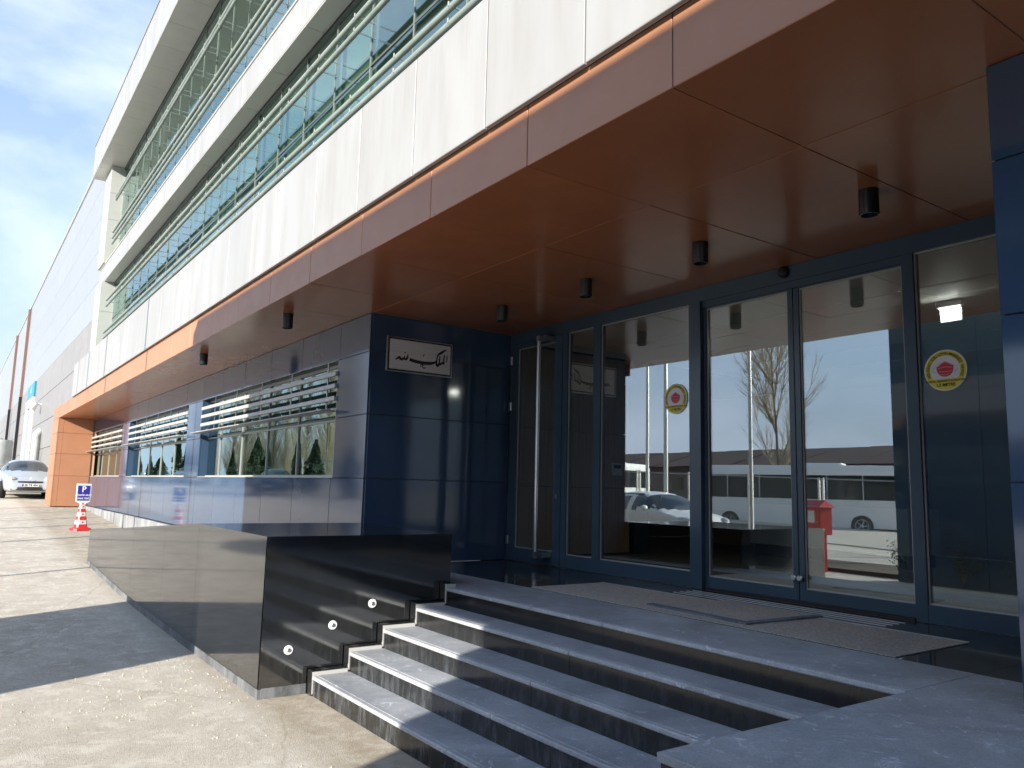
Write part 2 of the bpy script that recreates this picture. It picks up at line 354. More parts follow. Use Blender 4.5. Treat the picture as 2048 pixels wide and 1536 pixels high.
class MB:
    def __init__(s): s.v = []; s.f = []
    def box(s, x0, x1, y0, y1, z0, z1):
        n = len(s.v); s.v += [(x, y, z) for x in (x0, x1) for y in (y0, y1) for z in (z0, z1)]
        s.f += [tuple(n+i for i in q) for q in ((0, 1, 3, 2), (4, 6, 7, 5), (0, 4, 5, 1), (2, 3, 7, 6), (0, 2, 6, 4), (1, 5, 7, 3))]; return s
    def tube(s, a, b, r0, r1=None, n=8, cap=True):
        r1 = r0 if r1 is None else r1
        a, b = Vector(a), Vector(b); d = (b-a)
        if d.length < 1e-6: return s
        d.normalize(); p = d.orthogonal().normalized(); q = d.cross(p); k = len(s.v)
        for c_, r_ in ((a, r0), (b, r1)):
            for i in range(n):
                th = 2*math.pi*i/n; s.v.append(c_ + p*math.cos(th)*r_ + q*math.sin(th)*r_)
        for i in range(n): j = (i+1) % n; s.f.append((k+i, k+j, k+n+j, k+n+i))
        if cap: s.f.append(tuple(k+i for i in reversed(range(n)))); s.f.append(tuple(k+n+i for i in range(n)))
        return s
    def lathe(s, prof, n=24, axis='z', c=(0, 0, 0)):
        k = len(s.v)
        for r_, h in prof:
            for i in range(n):
                th = 2*math.pi*i/n; x, y = r_*math.cos(th), r_*math.sin(th)
                P = {'z': (x, y, h), 'y': (x, h, y), 'x': (h, x, y)}[axis]
                s.v.append((P[0]+c[0], P[1]+c[1], P[2]+c[2]))
        for a in range(len(prof)-1):
            for i in range(n): j = (i+1) % n; s.f.append((k+a*n+i, k+a*n+j, k+(a+1)*n+j, k+(a+1)*n+i))
        return s
    def poly(s, pts, flip=False):
        k = len(s.v); s.v += [tuple(p) for p in pts]; r = range(len(pts)); s.f.append(tuple(k+i for i in (reversed(r) if flip else r))); return s
    def build(s, name, mat, parent=None, loc=(0, 0, 0), smooth=False, fixn=False):
        o = mesh_from(name, s.v, s.f, mat, parent, loc, smooth)
        if fixn:
            bm = bmesh.new(); bm.from_mesh(o.data); bmesh.ops.recalc_face_normals(bm, faces=bm.faces[:]); bm.to_mesh(o.data); bm.free()
        return o
def smooth_angle(o, ang=35):
    me = o.data
    for p in me.polygons: p.use_smooth = True
    try: me.set_sharp_from_angle(angle=R(ang))
    except Exception: pass
def text_mesh(s, size, align='CENTER', bold=0.0):
    cu = bpy.data.curves.new('lettering', 'FONT'); cu.body = s; cu.size = size; cu.align_x = align; cu.align_y = 'CENTER'; cu.offset = bold; cu.resolution_u = 3
    o = bpy.data.objects.new('lettering', cu); COL.objects.link(o)
    dg = bpy.context.evaluated_depsgraph_get(); me = bpy.data.meshes.new_from_object(o.evaluated_get(dg))
    bpy.data.objects.remove(o); bpy.data.curves.remove(cu); me.materials.clear(); return me
def copy_tree(o, parent=None, loc=None, rz=None, label=None):
    c_ = o.copy(); COL.objects.link(c_); c_.parent = parent
    if loc is not None: c_.location = loc
    if rz is not None: c_.rotation_euler[2] = rz
    if label: c_['label'] = label
    for ch in list(o.children): copy_tree(ch, c_)
    return c_

# ------------------------------------------------------------------ ground
GZ = [(-500, 1.9), (-60, 1.35), (-38, 0.98), (-30, 0.72), (-22, 0.42), (-15.7, 0.185), (-11.8, 0.03), (-8.2, 0.0), (400, 0.0)]
def gz(x):
    for (a, za), (b_, zb) in zip(GZ, GZ[1:]):
        if a <= x <= b_: return za + (zb-za)*(x-a)/(b_-a)
    return 0
xs = [-500, -250, -120, -80, -60, -50, -44] + [-40+i*0.8 for i in range(65)] + [14, 20, 30, 60, 120, 250, 400]
ys = [-600, -300, -150, -80, -50, -30, -20] + [-15+i*0.8 for i in range(26)] + [8, 20, 60, 200, 600]
def gzs(x): return (gz(x-1)+gz(x)*2+gz(x+1))/4 if -40 < x < 12 else gz(x)
vs = [(x, y, gzs(x)) for x in xs for y in ys]; ny = len(ys)
fs = [(i*ny+j, (i+1)*ny+j, (i+1)*ny+j+1, i*ny+j+1) for i in range(len(xs)-1) for j in range(ny-1)]
g_ = mesh_from('ground', vs, fs, 'yard_concrete', smooth=True); g_['kind'] = 'structure'
# loose grit on the yard
mb = MB(); rng = random.Random(3)
for i in range(9000):
    x = rng.uniform(-15.5, -3.2); y = rng.uniform(-1.6, 2.07)
    if x > -6.2 and y > 2.3: continue
    if math.sin(x*1.7+y*0.9)+math.sin(y*2.3-x*0.6)+rng.uniform(-0.8, 0.8) < 0.1: continue
    s = rng.choice((0.004, 0.005, 0.006, 0.008, 0.012)); z = gzs(x); k = len(mb.v)
    a = rng.uniform(0, 3)
    for j in range(4):
        mb.v.append((x+s*math.cos(a+j*1.57)*rng.uniform(.7, 1.3), y+s*math.sin(a+j*1.57)*rng.uniform(.7, 1.3), z-0.002))
    mb.v.append((x, y, z+s*rng.uniform(.5, .9)))
    mb.f += [(k, k+1, k+4), (k+1, k+2, k+4), (k+2, k+3, k+4), (k+3, k, k+4)]
o = mb.build('loose_grit', 'pebble'); tagt(o, 'loose grit scattered over the dusty concrete yard', 'grit', kind='stuff')

# ------------------------------------------------------------------ office building
XR = 4.6           # right end of what is built
YF, YW, YB, YD = 2.73, 2.68, 3.79, 5.80
ZS, ZF, ZW = 3.645, 4.045, 5.00
office = thing('office_building', 'modern office block with white bands, copper canopy and navy panel ground floor', 'building', (-12, 4.5, 0))
G = 0.007
def tilt(o_, deg):      # every sheet sits a hair out of true
    o_.rotation_euler = (R(rng.uniform(-deg, deg)), 0, R(rng.uniform(-deg, deg))); return o_
def panel_row(name, edges, y0, y1, z0, z1, mat, parent, bev=0.003, G=0.007):
    for a, b_ in zip(edges, edges[1:]):
        tilt(box(name, min(a, b_)+G/2, max(a, b_)-G/2, y0, y1, z0, z1, mat, parent, bev), 0.10)
# canopy: copper fascia and soffit
ZL = 0.74
canopy = box('canopy', -31.68, XR, YF+0.03, 3.9, ZS+0.003, ZF-0.02, 'joint_copper', office)
fj = [-2.55 - 1.2165*i for i in range(-5, 23)]
fe = [x for x in fj if x > -29.7] + [-29.8, -31.7]
panel_row('fascia_panel', fe, YF, YF+0.025, ZS, ZF, 'copper_panel', canopy)
fe2 = [x for x in fj if x > -29.0] + [-29.79]
for a, b_ in zip(fe2, fe2[1:]):
    o = box('soffit_panel', b_+G/2, a-G/2, YF+0.001, 3.80-G/2, ZS-0.004, ZS+0.022, 'copper_soffit', canopy, 0.002); o.rotation_euler = (R(rng.uniform(-.12, .12)), R(rng.uniform(-.12, .12)), 0)
soff = box('soffit_backing', -8.25, XR, 3.9, YD+0.2, ZS+0.003, ZS+0.06, 'joint_copper', office)
rowe = [x for x in fj if x > -8.0] + [-8.20]
for a, b_ in zip(rowe, rowe[1:]):
    o = box('soffit_panel', b_+G/2, a-G/2, 3.80+G/2, YD+0.06, ZS-0.004, ZS+0.022, 'copper_soffit', soff, 0.002); o.rotation_euler = (R(rng.uniform(-.10, .10)), R(rng.uniform(-.12, .12)), 0)
# portal leg closing the canopy at its far end
leg = box('portal_leg', -31.66, -29.83, YF+0.03, 3.9, ZL+0.02, ZS+0.03, 'joint_copper', office)
for z0, z1 in ((ZL, 1.74), (1.74, 2.46), (2.46, 3.15), (3.15, ZS-0.006)):
    box('portal_panel', -31.7, -29.8, YF, YF+0.025, z0+G/2, z1-G/2, 'copper_panel', leg, 0.003)
    box('portal_panel', -29.826, -29.80, YF+0.028, 2.90-G/2, z0+G/2, z1-G/2, 'copper_panel', leg, 0.003)
    box('portal_panel', -29.826, -29.80, 2.90+G/2, 3.78, z0+G/2, z1-G/2, 'copper_panel', leg, 0.003)
# white spandrel bands
def band(x0, x1, step, xref, y, z0, z1, name, depth):
    bk = box(name, x0+0.02, x1, y+0.03, y+depth, z0+0.025, z1-0.02, 'joint_light', office)
    e = []; k = math.floor((x1-xref)/step)
    x = xref+k*step
    e = [x1]
    while x > x0+0.25:
        if x < x1-0.05: e.append(x)
        x -= step
    e.append(x0)
    panel_row('white_panel', e, y, y+0.025, z0, z1, 'white_panel', bk, 0.003, 0.014)
    return bk, e
b1, e1 = band(-26.4, XR, 1.0205, -3.165, YW, ZF-0.012, ZW, 'spandrel_band', 0.65)
box('band_underside', -26.4, XR, YW+0.026, YF-0.002, ZF+0.002, ZF+0.02, 'white_soffit', b1)
box('band_coping', -26.4, XR, YW+0.027, YW+0.70, ZW-0.018, ZW+0.003, 'white_panel', b1, 0.004)
b2, e2 = band(-26.0, XR, 1.325, -9.03, 3.07, 7.35, 7.85, 'spandrel_band', 0.27)
for a, b_ in zip(e2, e2[1:]): box('soffit_panel', b_+G/2, a-G/2, 3.074, 3.33, 7.335, 7.348, 'white_soffit', b2, 0.002)
box('band_coping', -26.0, XR, 3.05, 3.34, 7.852, 7.875, 'white_soffit', b2, 0.004)
b3, e3 = band(-26.5, XR, 1.0205, -16.12, YW, 10.85, 11.87, 'roof_parapet', 0.62)
for a, b_ in zip(e3, e3[1:]): box('soffit_panel', b_+G/2, a-G/2, YW+0.004, 3.33, 10.835, 10.849, 'white_soffit', b3, 0.002)
box('parapet_coping', -26.52, XR, YW-0.02, 3.3, 11.872, 11.90, 'white_panel', b3, 0.004)
box('parapet_end', -26.52, -26.502, YW+0.001, 3.3, 10.851, 11.868, 'white_panel', b3)
# end pier of the glazed storeys
for z0, z1 in ((5.03, 6.45), (6.45, 7.33), (7.88, 9.2), (9.2, 10.0), (10.0, 10.83)):
    box('end_pier', -26.02, -24.95, 3.0 if not 7.3 < z0 < 7.9 else 3.0, 3.36, z0+0.003, z1-0.003, 'fin_white', office, 0.003)
    box('recess_side', -25.0, -24.93, 3.362, 3.42, z0+0.003, z1-0.003, 'fin_white', office)
# glazed strips with tubular sun louvers
def strip(z0, z1, ztr, tubes):
    fr = MB(); YG = 3.37
    fr.box(-24.95, XR, YG-0.03, YG+0.05, z0, z0+0.05); fr.box(-24.95, XR, YG-0.03, YG+0.05, z1-0.05, z1)
    fr.box(-24.95, XR, YG-0.01, YG+0.04, ztr-0.012, ztr+0.012)
    st_ = fr.build('window_strip', 'mullion', office)
    x = XR; i = 0
    while x > -24.9:
        xa = max(x-1.0205, -24.95)
        box('mullion', x-0.010, x+0.010, YG-0.012, YG+0.04, z0+0.052, z1-0.052, 'mullion_green', st_)
        for za, zb in ((z0+0.05, ztr-0.02), (ztr+0.02, z1-0.05)):
            tilt(box('pane', xa+0.02, x-0.02, YG-0.003, YG+0.003, za, zb, 'upper_glass', st_), 0.5)
        if rng.random() < 0.6:
            h = rng.uniform(0.2, 0.8)
            box('roller_blind', xa+0.06, x-0.06, YG+0.10, YG+0.11, z1-0.05-(z1-z0)*h, z1-0.05, 'blind', st_)
        x = xa; i += 1
    for zt in tubes:
        lv = MB().tube((-24.45, 3.12, zt), (XR, 3.12, zt), 0.031, n=14).build('louver_tube', 'louver_metal', office); smooth_angle(lv)
        for k in range(30):
            xb = -2.0 + 3.06 - 1.0205*k - 0.39
            if xb < -24.4: break
            box('bracket', xb-0.006, xb+0.006, 3.157, 3.34, zt-0.008, zt+0.008, 'brushed_steel', lv)
            box('clamp', xb-0.008, xb+0.008, 3.082, 3.0885, zt-0.008, zt+0.034, 'white_aluminium', lv)
simple('blind', (0.50, 0.60, 0.52), 0.8)
strip(5.03, 7.33, 6.28, (5.595, 5.75, 6.52, 6.69))
strip(7.88, 10.83, 9.25, (8.35, 8.52, 8.69, 9.66, 9.76))
for z0, z1, nm in ((5.0, 7.35, 'office_room'), (7.85, 10.85, 'office_room')):
    mb = MB(); mb.poly([(-25, 6.5, z0), (XR, 6.5, z0), (XR, 6.5, z1), (-25, 6.5, z1)])
    mb.poly([(-25, 3.5, z1-0.02), (XR, 3.5, z1-0.02), (XR, 6.5, z1-0.02), (-25, 6.5, z1-0.02)])
    mb.poly([(-25, 3.5, z0+0.02), (XR, 3.5, z0+0.02), (XR, 6.5, z0+0.02), (-25, 6.5, z0+0.02)])
    mb.poly([(-25, 3.5, z0), (-25, 6.5, z0), (-25, 6.5, z1), (-25, 3.5, z1)])
    mb.poly([(XR, 3.5, z0), (XR, 6.5, z0), (XR, 6.5, z1), (XR, 3.5, z1)])
    mb.build(nm, 'room_wall', office)
box('roof_slab', -26.4, XR, 3.3, 14, 11.2, 11.5, 'joint_light', office)
# ---- navy ground floor
wins = [(-15.60, -9.12), (-23.12, -16.67), (-29.8, -24.15)]
wall = MB()
wall.box(-29.8, -8.25, YB+0.03, YB+0.30, 0.78, 1.735)
wall.box(-29.8, -8.25, YB+0.03, YB+0.30, 3.20, ZS+0.02)
for a, b_ in ((-9.10, -8.25), (-16.65, -15.62), (-24.13, -23.14)): wall.box(a, b_, YB+0.03, YB+0.30, 1.735, 3.20)
wall.box(-8.45, -8.26, YB+0.30, YD+0.1, 0.78, ZS+0.02)
wall = wall.build('navy_wall', 'joint_navy', office)
lj = [-8.23, -9.177] + [-9.177-1.3045*i for i in range(1, 16)] + [-29.8]
panel_row('wall_panel', lj, YB, YB+0.025, 0.778, 1.735-G/2, 'navy_panel', wall, 0.002)
uj = [-8.23, -9.08] + [-9.08-1.30*i for i in range(1, 16)] + [-29.8]
panel_row('wall_panel', uj, YB, YB+0.025, 3.19+G/2, ZS-0.008, 'navy_panel', wall, 0.002)
for a, b_ in ((-9.12, -8.23), (-16.67, -15.60), (-24.15, -23.12)):
    for z0, z1 in ((1.735, 2.465), (2.465, 3.19)):
        box('pier_panel', a+0.001, b_-0.0005, YB, YB+0.025, z0+G/2, z1-G/2, 'navy_panel', wall, 0.002)
for z0, z1 in ((0.778, 1.735), (1.735, 2.465), (2.465, 3.19), (3.19, ZS-0.008)):
    tilt(box('return_panel', -8.256, -8.23, YB+0.028, YD-0.035, z0+G/2, z1-G/2, 'navy_panel', wall, 0.002), 0.06)
for a, b_ in wins:   # reveals, sill, glazing and slatted shade of each window
    YG = 3.95
    fr = MB(); fr.box(a, b_, YG-0.02, YG+0.04, 1.74, 1.775); fr.box(a, b_, YG-0.02, YG+0.04, 3.15, 3.19)
    fr.box(a, b_, YG-0.015, YG+0.035, 2.455, 2.48)
    wn = fr.build('window', 'mullion_light', office)
    box('sill', a, b_, YB-0.002, YG-0.022, 1.737, 1.748, 'white_aluminium', wn)
    if a > -29: box('reveal', a-0.018, a+0.002, YB+0.028, YG+0.1, 1.75, 3.19, 'navy_panel', wn)
    box('reveal', b_-0.002, b_+0.018, YB+0.028, YG+0.1, 1.75, 3.19, 'navy_panel', wn)
    box('head', a+0.003, b_-0.003, YB+0.028, YG-0.022, 3.192, 3.199, 'black_metal', wn)
    n = 5; stp = 1.32; x = b_-0.34
    ed = [b_]
    while x > a+0.1: ed.append(x); x -= stp
    ed.append(a)
    for p, q in zip(ed, ed[1:]):
        box('pane', q+0.008, p-0.008, YG, YG+0.006, 1.776, 2.454, 'window_glass', wn)
        box('pane', q+0.008, p-0.008, YG, YG+0.006, 2.481, 3.149, 'window_glass', wn)
        if p < b_: box('mullion', p-0.011, p+0.011, YG-0.018, YG+0.03, 1.776, 3.149, 'mullion_light', wn)
    for zc in (3.022, 2.87, 2.714):
        box('slat', a+0.55*(a > -29)*0.15, b_-0.002, 3.755, 3.795, zc-0.03, zc+0.03, 'white_aluminium', wn, 0.006)
    box('blade', a-0.0+0.02, b_-0.002, 3.60, 3.79, 2.548, 2.566, 'white_aluminium', wn, 0.006)
    x = b_-0.34
    while x > a+0.1:
        box('slat_rod', x-0.008, x+0.008, 3.797, 3.812, 2.55, 3.19, 'brushed_steel', wn)
        box('slat_bracket', x-0.02, x+0.02, 3.68, 3.79, 2.567, 2.60, 'brushed_steel', wn); x -= stp
# dark rooms behind the ground floor windows
mb = MB()
mb.poly([(-29.8, 6.5, .8), (-8.5, 6.5, .8), (-8.5, 6.5, 3.6), (-29.8, 6.5, 3.6)]); mb.poly([(-29.8, 4.1, 3.5), (-8.5, 4.1, 3.5), (-8.5, 6.5, 3.5), (-29.8, 6.5, 3.5)])
mb.poly([(-29.8, 4.1, .9), (-8.5, 4.1, .9), (-8.5, 6.5, .9), (-29.8, 6.5, .9)]); mb.poly([(-8.46, 4.1, .8), (-8.46, 6.5, .8), (-8.46, 6.5, 3.6), (-8.46, 4.1, 3.6)])
mb.poly([(-29.85, 4.1, .8), (-29.85, 6.5, .8), (-29.85, 6.5, 3.6), (-29.85, 4.1, 3.6)])
mb.build('ground_floor_room', 'room_wall', office)
# stone blocks at the foot of the navy wall
bx = [-29.79, -28.4, -27.34, -26.1, -24.9, -23.06, -21.6, -20.1, -18.6, -17.1, -15.72]
bs = MB().box(-29.78, -15.73, YB-0.04, YB+0.2, 0.0, 0.765).build('base_course', 'joint_dark', office)
for a, b_ in zip(bx, bx[1:]):
    box('base_block', b_ - abs(a-b_) + 0.006, b_-0.006, YB-0.10+rng.uniform(-0.008, 0.008), YB-0.041, 0.05, 0.772+rng.uniform(-0.006, 0.004), 'base_stone', bs, 0.006)
# right hand wall beside the entrance
rw = box('right_wall', -1.50, XR, 3.745, 5.7, 0.78, ZS+0.02, 'joint_navy', office)
for z0, z1 in ((0.778, 1.731), (1.731, 2.463), (2.463, 3.178), (3.178, ZS-0.008)):
    for a, b_ in ((-1.53, -0.2), (-0.2, 1.1), (1.1, 2.4), (2.4, XR)):
        box('wall_panel', a+G/2*(a > -1.5), b_-G/2, 3.715, 3.74, z0+G/2, z1-G/2, 'navy_panel', rw, 0.002)
    box('wall_panel', -1.53, -1.505, 3.743, YD-0.035, z0+G/2, z1-G/2, 'navy_panel', rw, 0.002)

# ---- entrance glazing
Z0 = 0.779
FM = 'door_frame_blue'
ef = MB()
ef.box(-8.228, -1.53, YD-0.03, YD+0.06, 3.50, ZS-0.006)          # header
ef.box(-5.16, -5.02, YD-0.06, YD+0.07, Z0, 3.499)                # big post
ef.box(-3.05, -2.965, YD-0.03, YD+0.06, Z0, 3.499)
ef.box(-6.60, -6.485, YD-0.028, YD+0.05, Z0, 3.499)
ef.box(-7.145, -7.06, YD-0.028, YD+0.05, Z0, 3.499)
ef.box(-7.059, -6.601, YD-0.027, YD+0.05, Z0, 0.925); ef.box(-6.484, -5.161, YD-0.027, YD+0.05, Z0, 0.922)
ef.box(-2.964, -1.53, YD-0.027, YD+0.05, Z0, 0.905); ef.box(-8.228, -8.16, YD-0.025, YD+0.05, Z0, 3.499)
ef.box(-5.019, -3.051, YD-0.02, YD+0.06, 3.437, 3.499)
ent = ef.build('entrance_frame', FM, office)
def pane(x0, x1, z0, z1, par, y=YD, bead=True):
    p = box('pane', x0, x1, y+0.004, y+0.012, z0, z1, 'door_glass', par)
    if bead:
        mb = MB(); d = 0.012
        mb.box(x0, x0+d, y-0.006, y+0.002, z0, z1); mb.box(x1-d, x1, y-0.006, y+0.002, z0, z1)
        mb.box(x0+d, x1-d, y-0.006, y+0.002, z0, z0+d); mb.box(x0+d, x1-d, y-0.006, y+0.002, z1-d, z1)
        mb.build('glazing_bead', 'mullion_light', par)
    return p
pane(-7.06, -6.60, 0.925, 3.50, ent); pane(-6.485, -5.16, 0.922, 3.50, ent); pane(-2.965, -1.56, 0.905, 3.50, ent)
df = MB(); df.box(-8.155, -8.05, YD-0.035, YD+0.03, Z0+0.008, 3.495); df.box(-7.285, -7.15, YD-0.035, YD+0.03, Z0+0.008, 3.495)
df.box(-8.05, -7.285, YD-0.035, YD+0.03, Z0+0.008, 0.94); df.box(-8.05, -7.285, YD-0.035, YD+0.03, 3.43, 3.495)
hd = df.build('hinged_door', FM, office)
pane(-8.05, -7.285, 0.94, 3.43, hd, YD-0.008)
ph = MB(); ph.tube((-7.46, YD-0.15, 0.865), (-7.46, YD-0.15, 3.50), 0.024, n=16)
for zz in (0.905, 3.46): ph.box(-7.485, -7.30, YD-0.172, YD-0.128, zz-0.03, zz+0.03); ph.box(-7.34, -7.30, YD-0.13, YD-0.036, zz-0.025, zz+0.025)
smooth_angle(ph.build('pull_handle', 'brushed_steel', hd))
for zz in (3.29, 2.70, 1.03): box('hinge', -8.20, -8.15, YD-0.06, YD-0.036, zz-0.055, zz+0.055, 'brushed_steel', hd, 0.006)
box('lock', -7.235, -7.215, YD-0.04, YD-0.0355, 1.555, 1.60, 'brushed_steel', hd)
for xa, xb, s in ((-5.018, -4.03, 1), (-4.02, -3.052, -1)):
    sd = MB(); yb = YD+0.012
    sd.box(xa, xa+(0.03 if s > 0 else 0.05), yb-0.02, yb+0.03, 0.80, 3.435); sd.box(xb-(0.05 if s > 0 else 0.012), xb, yb-0.02, yb+0.03, 0.80, 3.435)
    ga, gb = xa+(0.03 if s > 0 else 0.05), xb-(0.05 if s > 0 else 0.012)
    sd.box(ga, gb, yb-0.02, yb+0.03, 0.80, 0.895); sd.box(ga, gb, yb-0.02, yb+0.03, 3.425, 3.436)
    dr = sd.build('sliding_door', FM, office)
    pane(ga, gb, 0.895, 3.425, dr, yb)
    xk = -4.052 if s > 0 else -3.995
    smooth_angle(MB().lathe([(0, -0.05), (0.02, -0.05), (0.026, -0.045), (0.026, -0.035), (0.012, -0.03), (0.012, 0.0)], 18, 'y', (xk, yb-0.021, 0.985)).build('door_knob', 'brushed_steel', dr))
smooth_angle(MB().lathe([(0.0, -0.055), (0.03, -0.052), (0.05, -0.03), (0.052, 0.0)], 20, 'y', (0, 0, 0)).build('door_sensor', 'black_plastic', ent, (-4.083, YD-0.031, 3.585)))
# ---- lobby
lob = MB()
lob.box(-11.5, XR, YD+0.075, 13.0, 0.70, 0.777)
lob = lob.build('lobby_floor', 'room_floor', office)
lc = box('lobby_ceiling', -11.5, XR, YD+0.075, 13.0, 3.62, 3.70, 'joint_dark', office)
for i in range(6):
    box('ceiling_board', -8.25, XR, YD+0.08+i*1.18, YD+1.22+i*1.18, 3.56, 3.60, 'room_ceiling', lc)
lw = MB(); lw.box(-11.5, XR, 12.8, 12.9, 0.78, 3.6); lw.box(-11.5, -11.4, YD+0.1, 12.8, 0.78, 3.6); lw.box(0.6, 0.7, YD+0.1, 12.8, 0.78, 3.6)
lw.build('lobby_wall', 'room_wall', office)
ww = box('wood_wall', -8.45, -8.33, YD+0.08, 8.0, 0.78, 3.56, 'joint_dark', office)
for z0, z1 in ((0.80, 1.70), (1.70, 2.46), (2.46, 3.55)):
    for a, b_ in ((YD+0.085, 6.9), (6.9, 7.98)): box('wood_panel', -8.329, -8.31, a+0.003, b_-0.003, z0+0.003, z1-0.003, 'wood_laminate', ww)
box('navy_column', -8.45, -8.25, 8.02, 8.3, 0.78, 3.56, 'navy_panel', office)
box('door_sensor_inside', -2.3, -2.0, 7.0, 7.02, 2.9, 2.95, 'sign_white', office)
ctr = thing('reception_counter', 'white reception counter with wood end cabinet, behind the sliding doors', 'counter', (-6.6, 10.0, 0.777))
MB().box(-7.6, -5.2, 9.75, 10.5, 0.95, 1.52).build('counter_front', 'counter_white', ctr); MB().box(-7.55, -5.25, 9.82, 10.45, 0.778, 0.949).build('plinth', 'black_plastic', ctr)
MB().box(-8.75, -7.62, 10.3, 10.9, 0.86, 1.40).build('wood_cabinet', 'wood_laminate', ctr)
el = thing('emergency_light', 'small lit emergency light hanging from the lobby ceiling', 'light', (-3.62, 7.7, 3.56))
box('housing', -3.74, -3.50, 7.68, 7.72, 3.50, 3.558, 'sign_white', el); box('light_panel', -3.72, -3.52, 7.69, 7.71, 3.485, 3.499, 'lamp_glow', el); box('exit_plate', -3.72, -3.52, 7.725, 7.731, 3.36, 3.484, 'strap_grey', el)
al = bpy.data.lights.new('emergency_lamp', 'AREA'); al.shape = 'RECTANGLE'; al.size = .19; al.size_y = .02; al.energy = 2.2; al.color = (1, .95, .86); ao = bpy.data.objects.new('lamp_light', al); COL.objects.link(ao); ao.parent = el; ao.location = (0, 0, -.078)
ic = thing('intercom', 'small white intercom panel on the wood wall behind the glass', 'intercom', (-8.30, 7.72, 1.95))
box('casing', -8.309, -8.285, 7.62, 7.82, 1.88, 2.06, 'sign_white', ic, 0.006); box('screen', -8.284, -8.282, 7.65, 7.79, 1.98, 2.03, 'black_plastic', ic)

# ------------------------------------------------------------------ steps, landing and stone blocks
steps = thing('entrance_steps', 'dark granite entrance steps with pale worn treads leading to the glass doors', 'steps', (-4.1, 3.6, 0))
SY = [2.485, 2.787, 3.083, 3.388, 3.678]; SZ = [0.155, 0.31, 0.465, 0.62, 0.775]
for i in range(5):
    y1 = SY[i+1] if i < 4 else 4.36
    for a, b_ in ((-6.14, -4.078), (-4.078, -2.002)):
        g_a, g_b = a+0.002, b_-0.002
        td = box('tread', g_a, g_b, SY[i]+0.028, y1+(0.02 if i < 4 else 0), SZ[i]-0.03, SZ[i], 'flamed_granite', steps, 0.003)
        box('nosing', g_a, g_b, SY[i]-0.012, SY[i]+0.0275, SZ[i]-0.030, SZ[i]-0.0005, 'nosing_stone', td, 0.006)
        box('riser', g_a, g_b, SY[i], SY[i]+0.02, SZ[i]-0.155+(0.0005 if i else -0.03), SZ[i]-0.0305, 'riser_granite', steps)
core = MB()
for i in range(5): core.box(-6.138, -2.003, SY[i]+0.021, SY[i+1]+0.0205 if i < 4 else 4.35, -0.1, SZ[i]-0.031)
core.build('step_core', 'pale_grout', steps)
# landing: polished slabs, lane of flamed slabs at the edge
xsl = [-8.228, -7.2, -6.15, -5.1, -4.078, -3.05, -2.0, -0.9, 0.2, 1.3, 2.4, 3.5, XR]
for a, b_ in zip(xsl, xsl[1:]):
    for c0, c1 in ((4.36, 5.25), (5.25, 5.765)):
        box('landing_slab', a+0.001, b_-0.001, c0+0.001, c1-0.001, 0.745, 0.775, 'polished_granite', steps, 0.001)
for a, b_ in ((-8.228, -7.2), (-7.2, -6.142)):
    box('landing_slab', a+0.001, b_-0.001, 3.83 if a < -8 else 3.781, 4.359, 0.745, 0.775, 'flamed_granite', steps, 0.001)
box('landing_bed', -8.228, XR, 3.84, 5.86, 0.1, 0.744, 'pale_grout', steps)
for k in range(4): box('threshold_strip', -5.02, -3.05, 5.36+k*0.085, 5.37+k*0.085, 0.7755, 0.779, 'galvanised', steps)
box('threshold_brush', -5.01, -3.06, 5.77, 5.83, 0.775, 0.799, 'black_plastic', steps)
# right platform
plat = thing('stone_platform', 'broad grey stone platform at the right of the steps, level with the landing', 'platform', (0, 3.2, 0))
pxs = [-2.0, -0.72, 0.6, 2.0, 3.3, XR]
for a, b_ in zip(pxs, pxs[1:]):
    for c0, c1 in ((2.05, 3.2), (3.2, 4.358)):
        box('platform_slab', a+0.001, b_-0.001, c0+0.001, c1-0.001, 0.745, 0.7752, 'flamed_granite', plat, 0.002)
box('front_panel', -1.99, 1.2, 2.062, 2.082, -0.05, 0.744, 'riser_granite', plat); box('front_panel', 1.203, XR, 2.062, 2.082, -0.05, 0.744, 'riser_granite', plat)
box('side_panel', -1.998, -1.98, 2.083, 4.35, -0.05, 0.744, 'riser_granite', plat); box('platform_core', -1.979, XR, 2.083, 4.35, -0.05, 0.744, 'pale_grout', plat)
# left granite plinth with sloping top
pl = thing('granite_plinth', 'long polished black granite plinth left of the steps with sloping top', 'plinth', (-10.9, 2.9, 0))
PX0, PX1, PXK, PY0, PY1 = -15.70, -6.242, -8.33, 2.086, 3.775
ZT, ZT0 = 1.235, 0.768
def ptop(x): return ZT if x > PXK else ZT0+(ZT-ZT0)*(x-PX0)/(PXK-PX0)
mb = MB()
prof = [(PX0+.03, -.1), (PX1-.03, -.1), (PX1-.03, ZT-.04), (PXK, ZT-.04), (PX0+.03, ZT0-.04)]
k = 0
mb.poly([(x, PY0+.03, z) for x, z in prof]); mb.poly([(x, PY1, z) for x, z in prof], True)
for (a, za), (b_, zb) in zip(prof, prof[1:]+prof[:1]): mb.poly([(a, PY0+.03, za), (b_, PY0+.03, zb), (b_, PY1, zb), (a, PY1, za)], True)
mb.build('plinth_core', 'joint_dark', pl, fixn=True)
pj = [PX1, PXK, -9.82, -11.69, -13.4, -14.6, PX0]
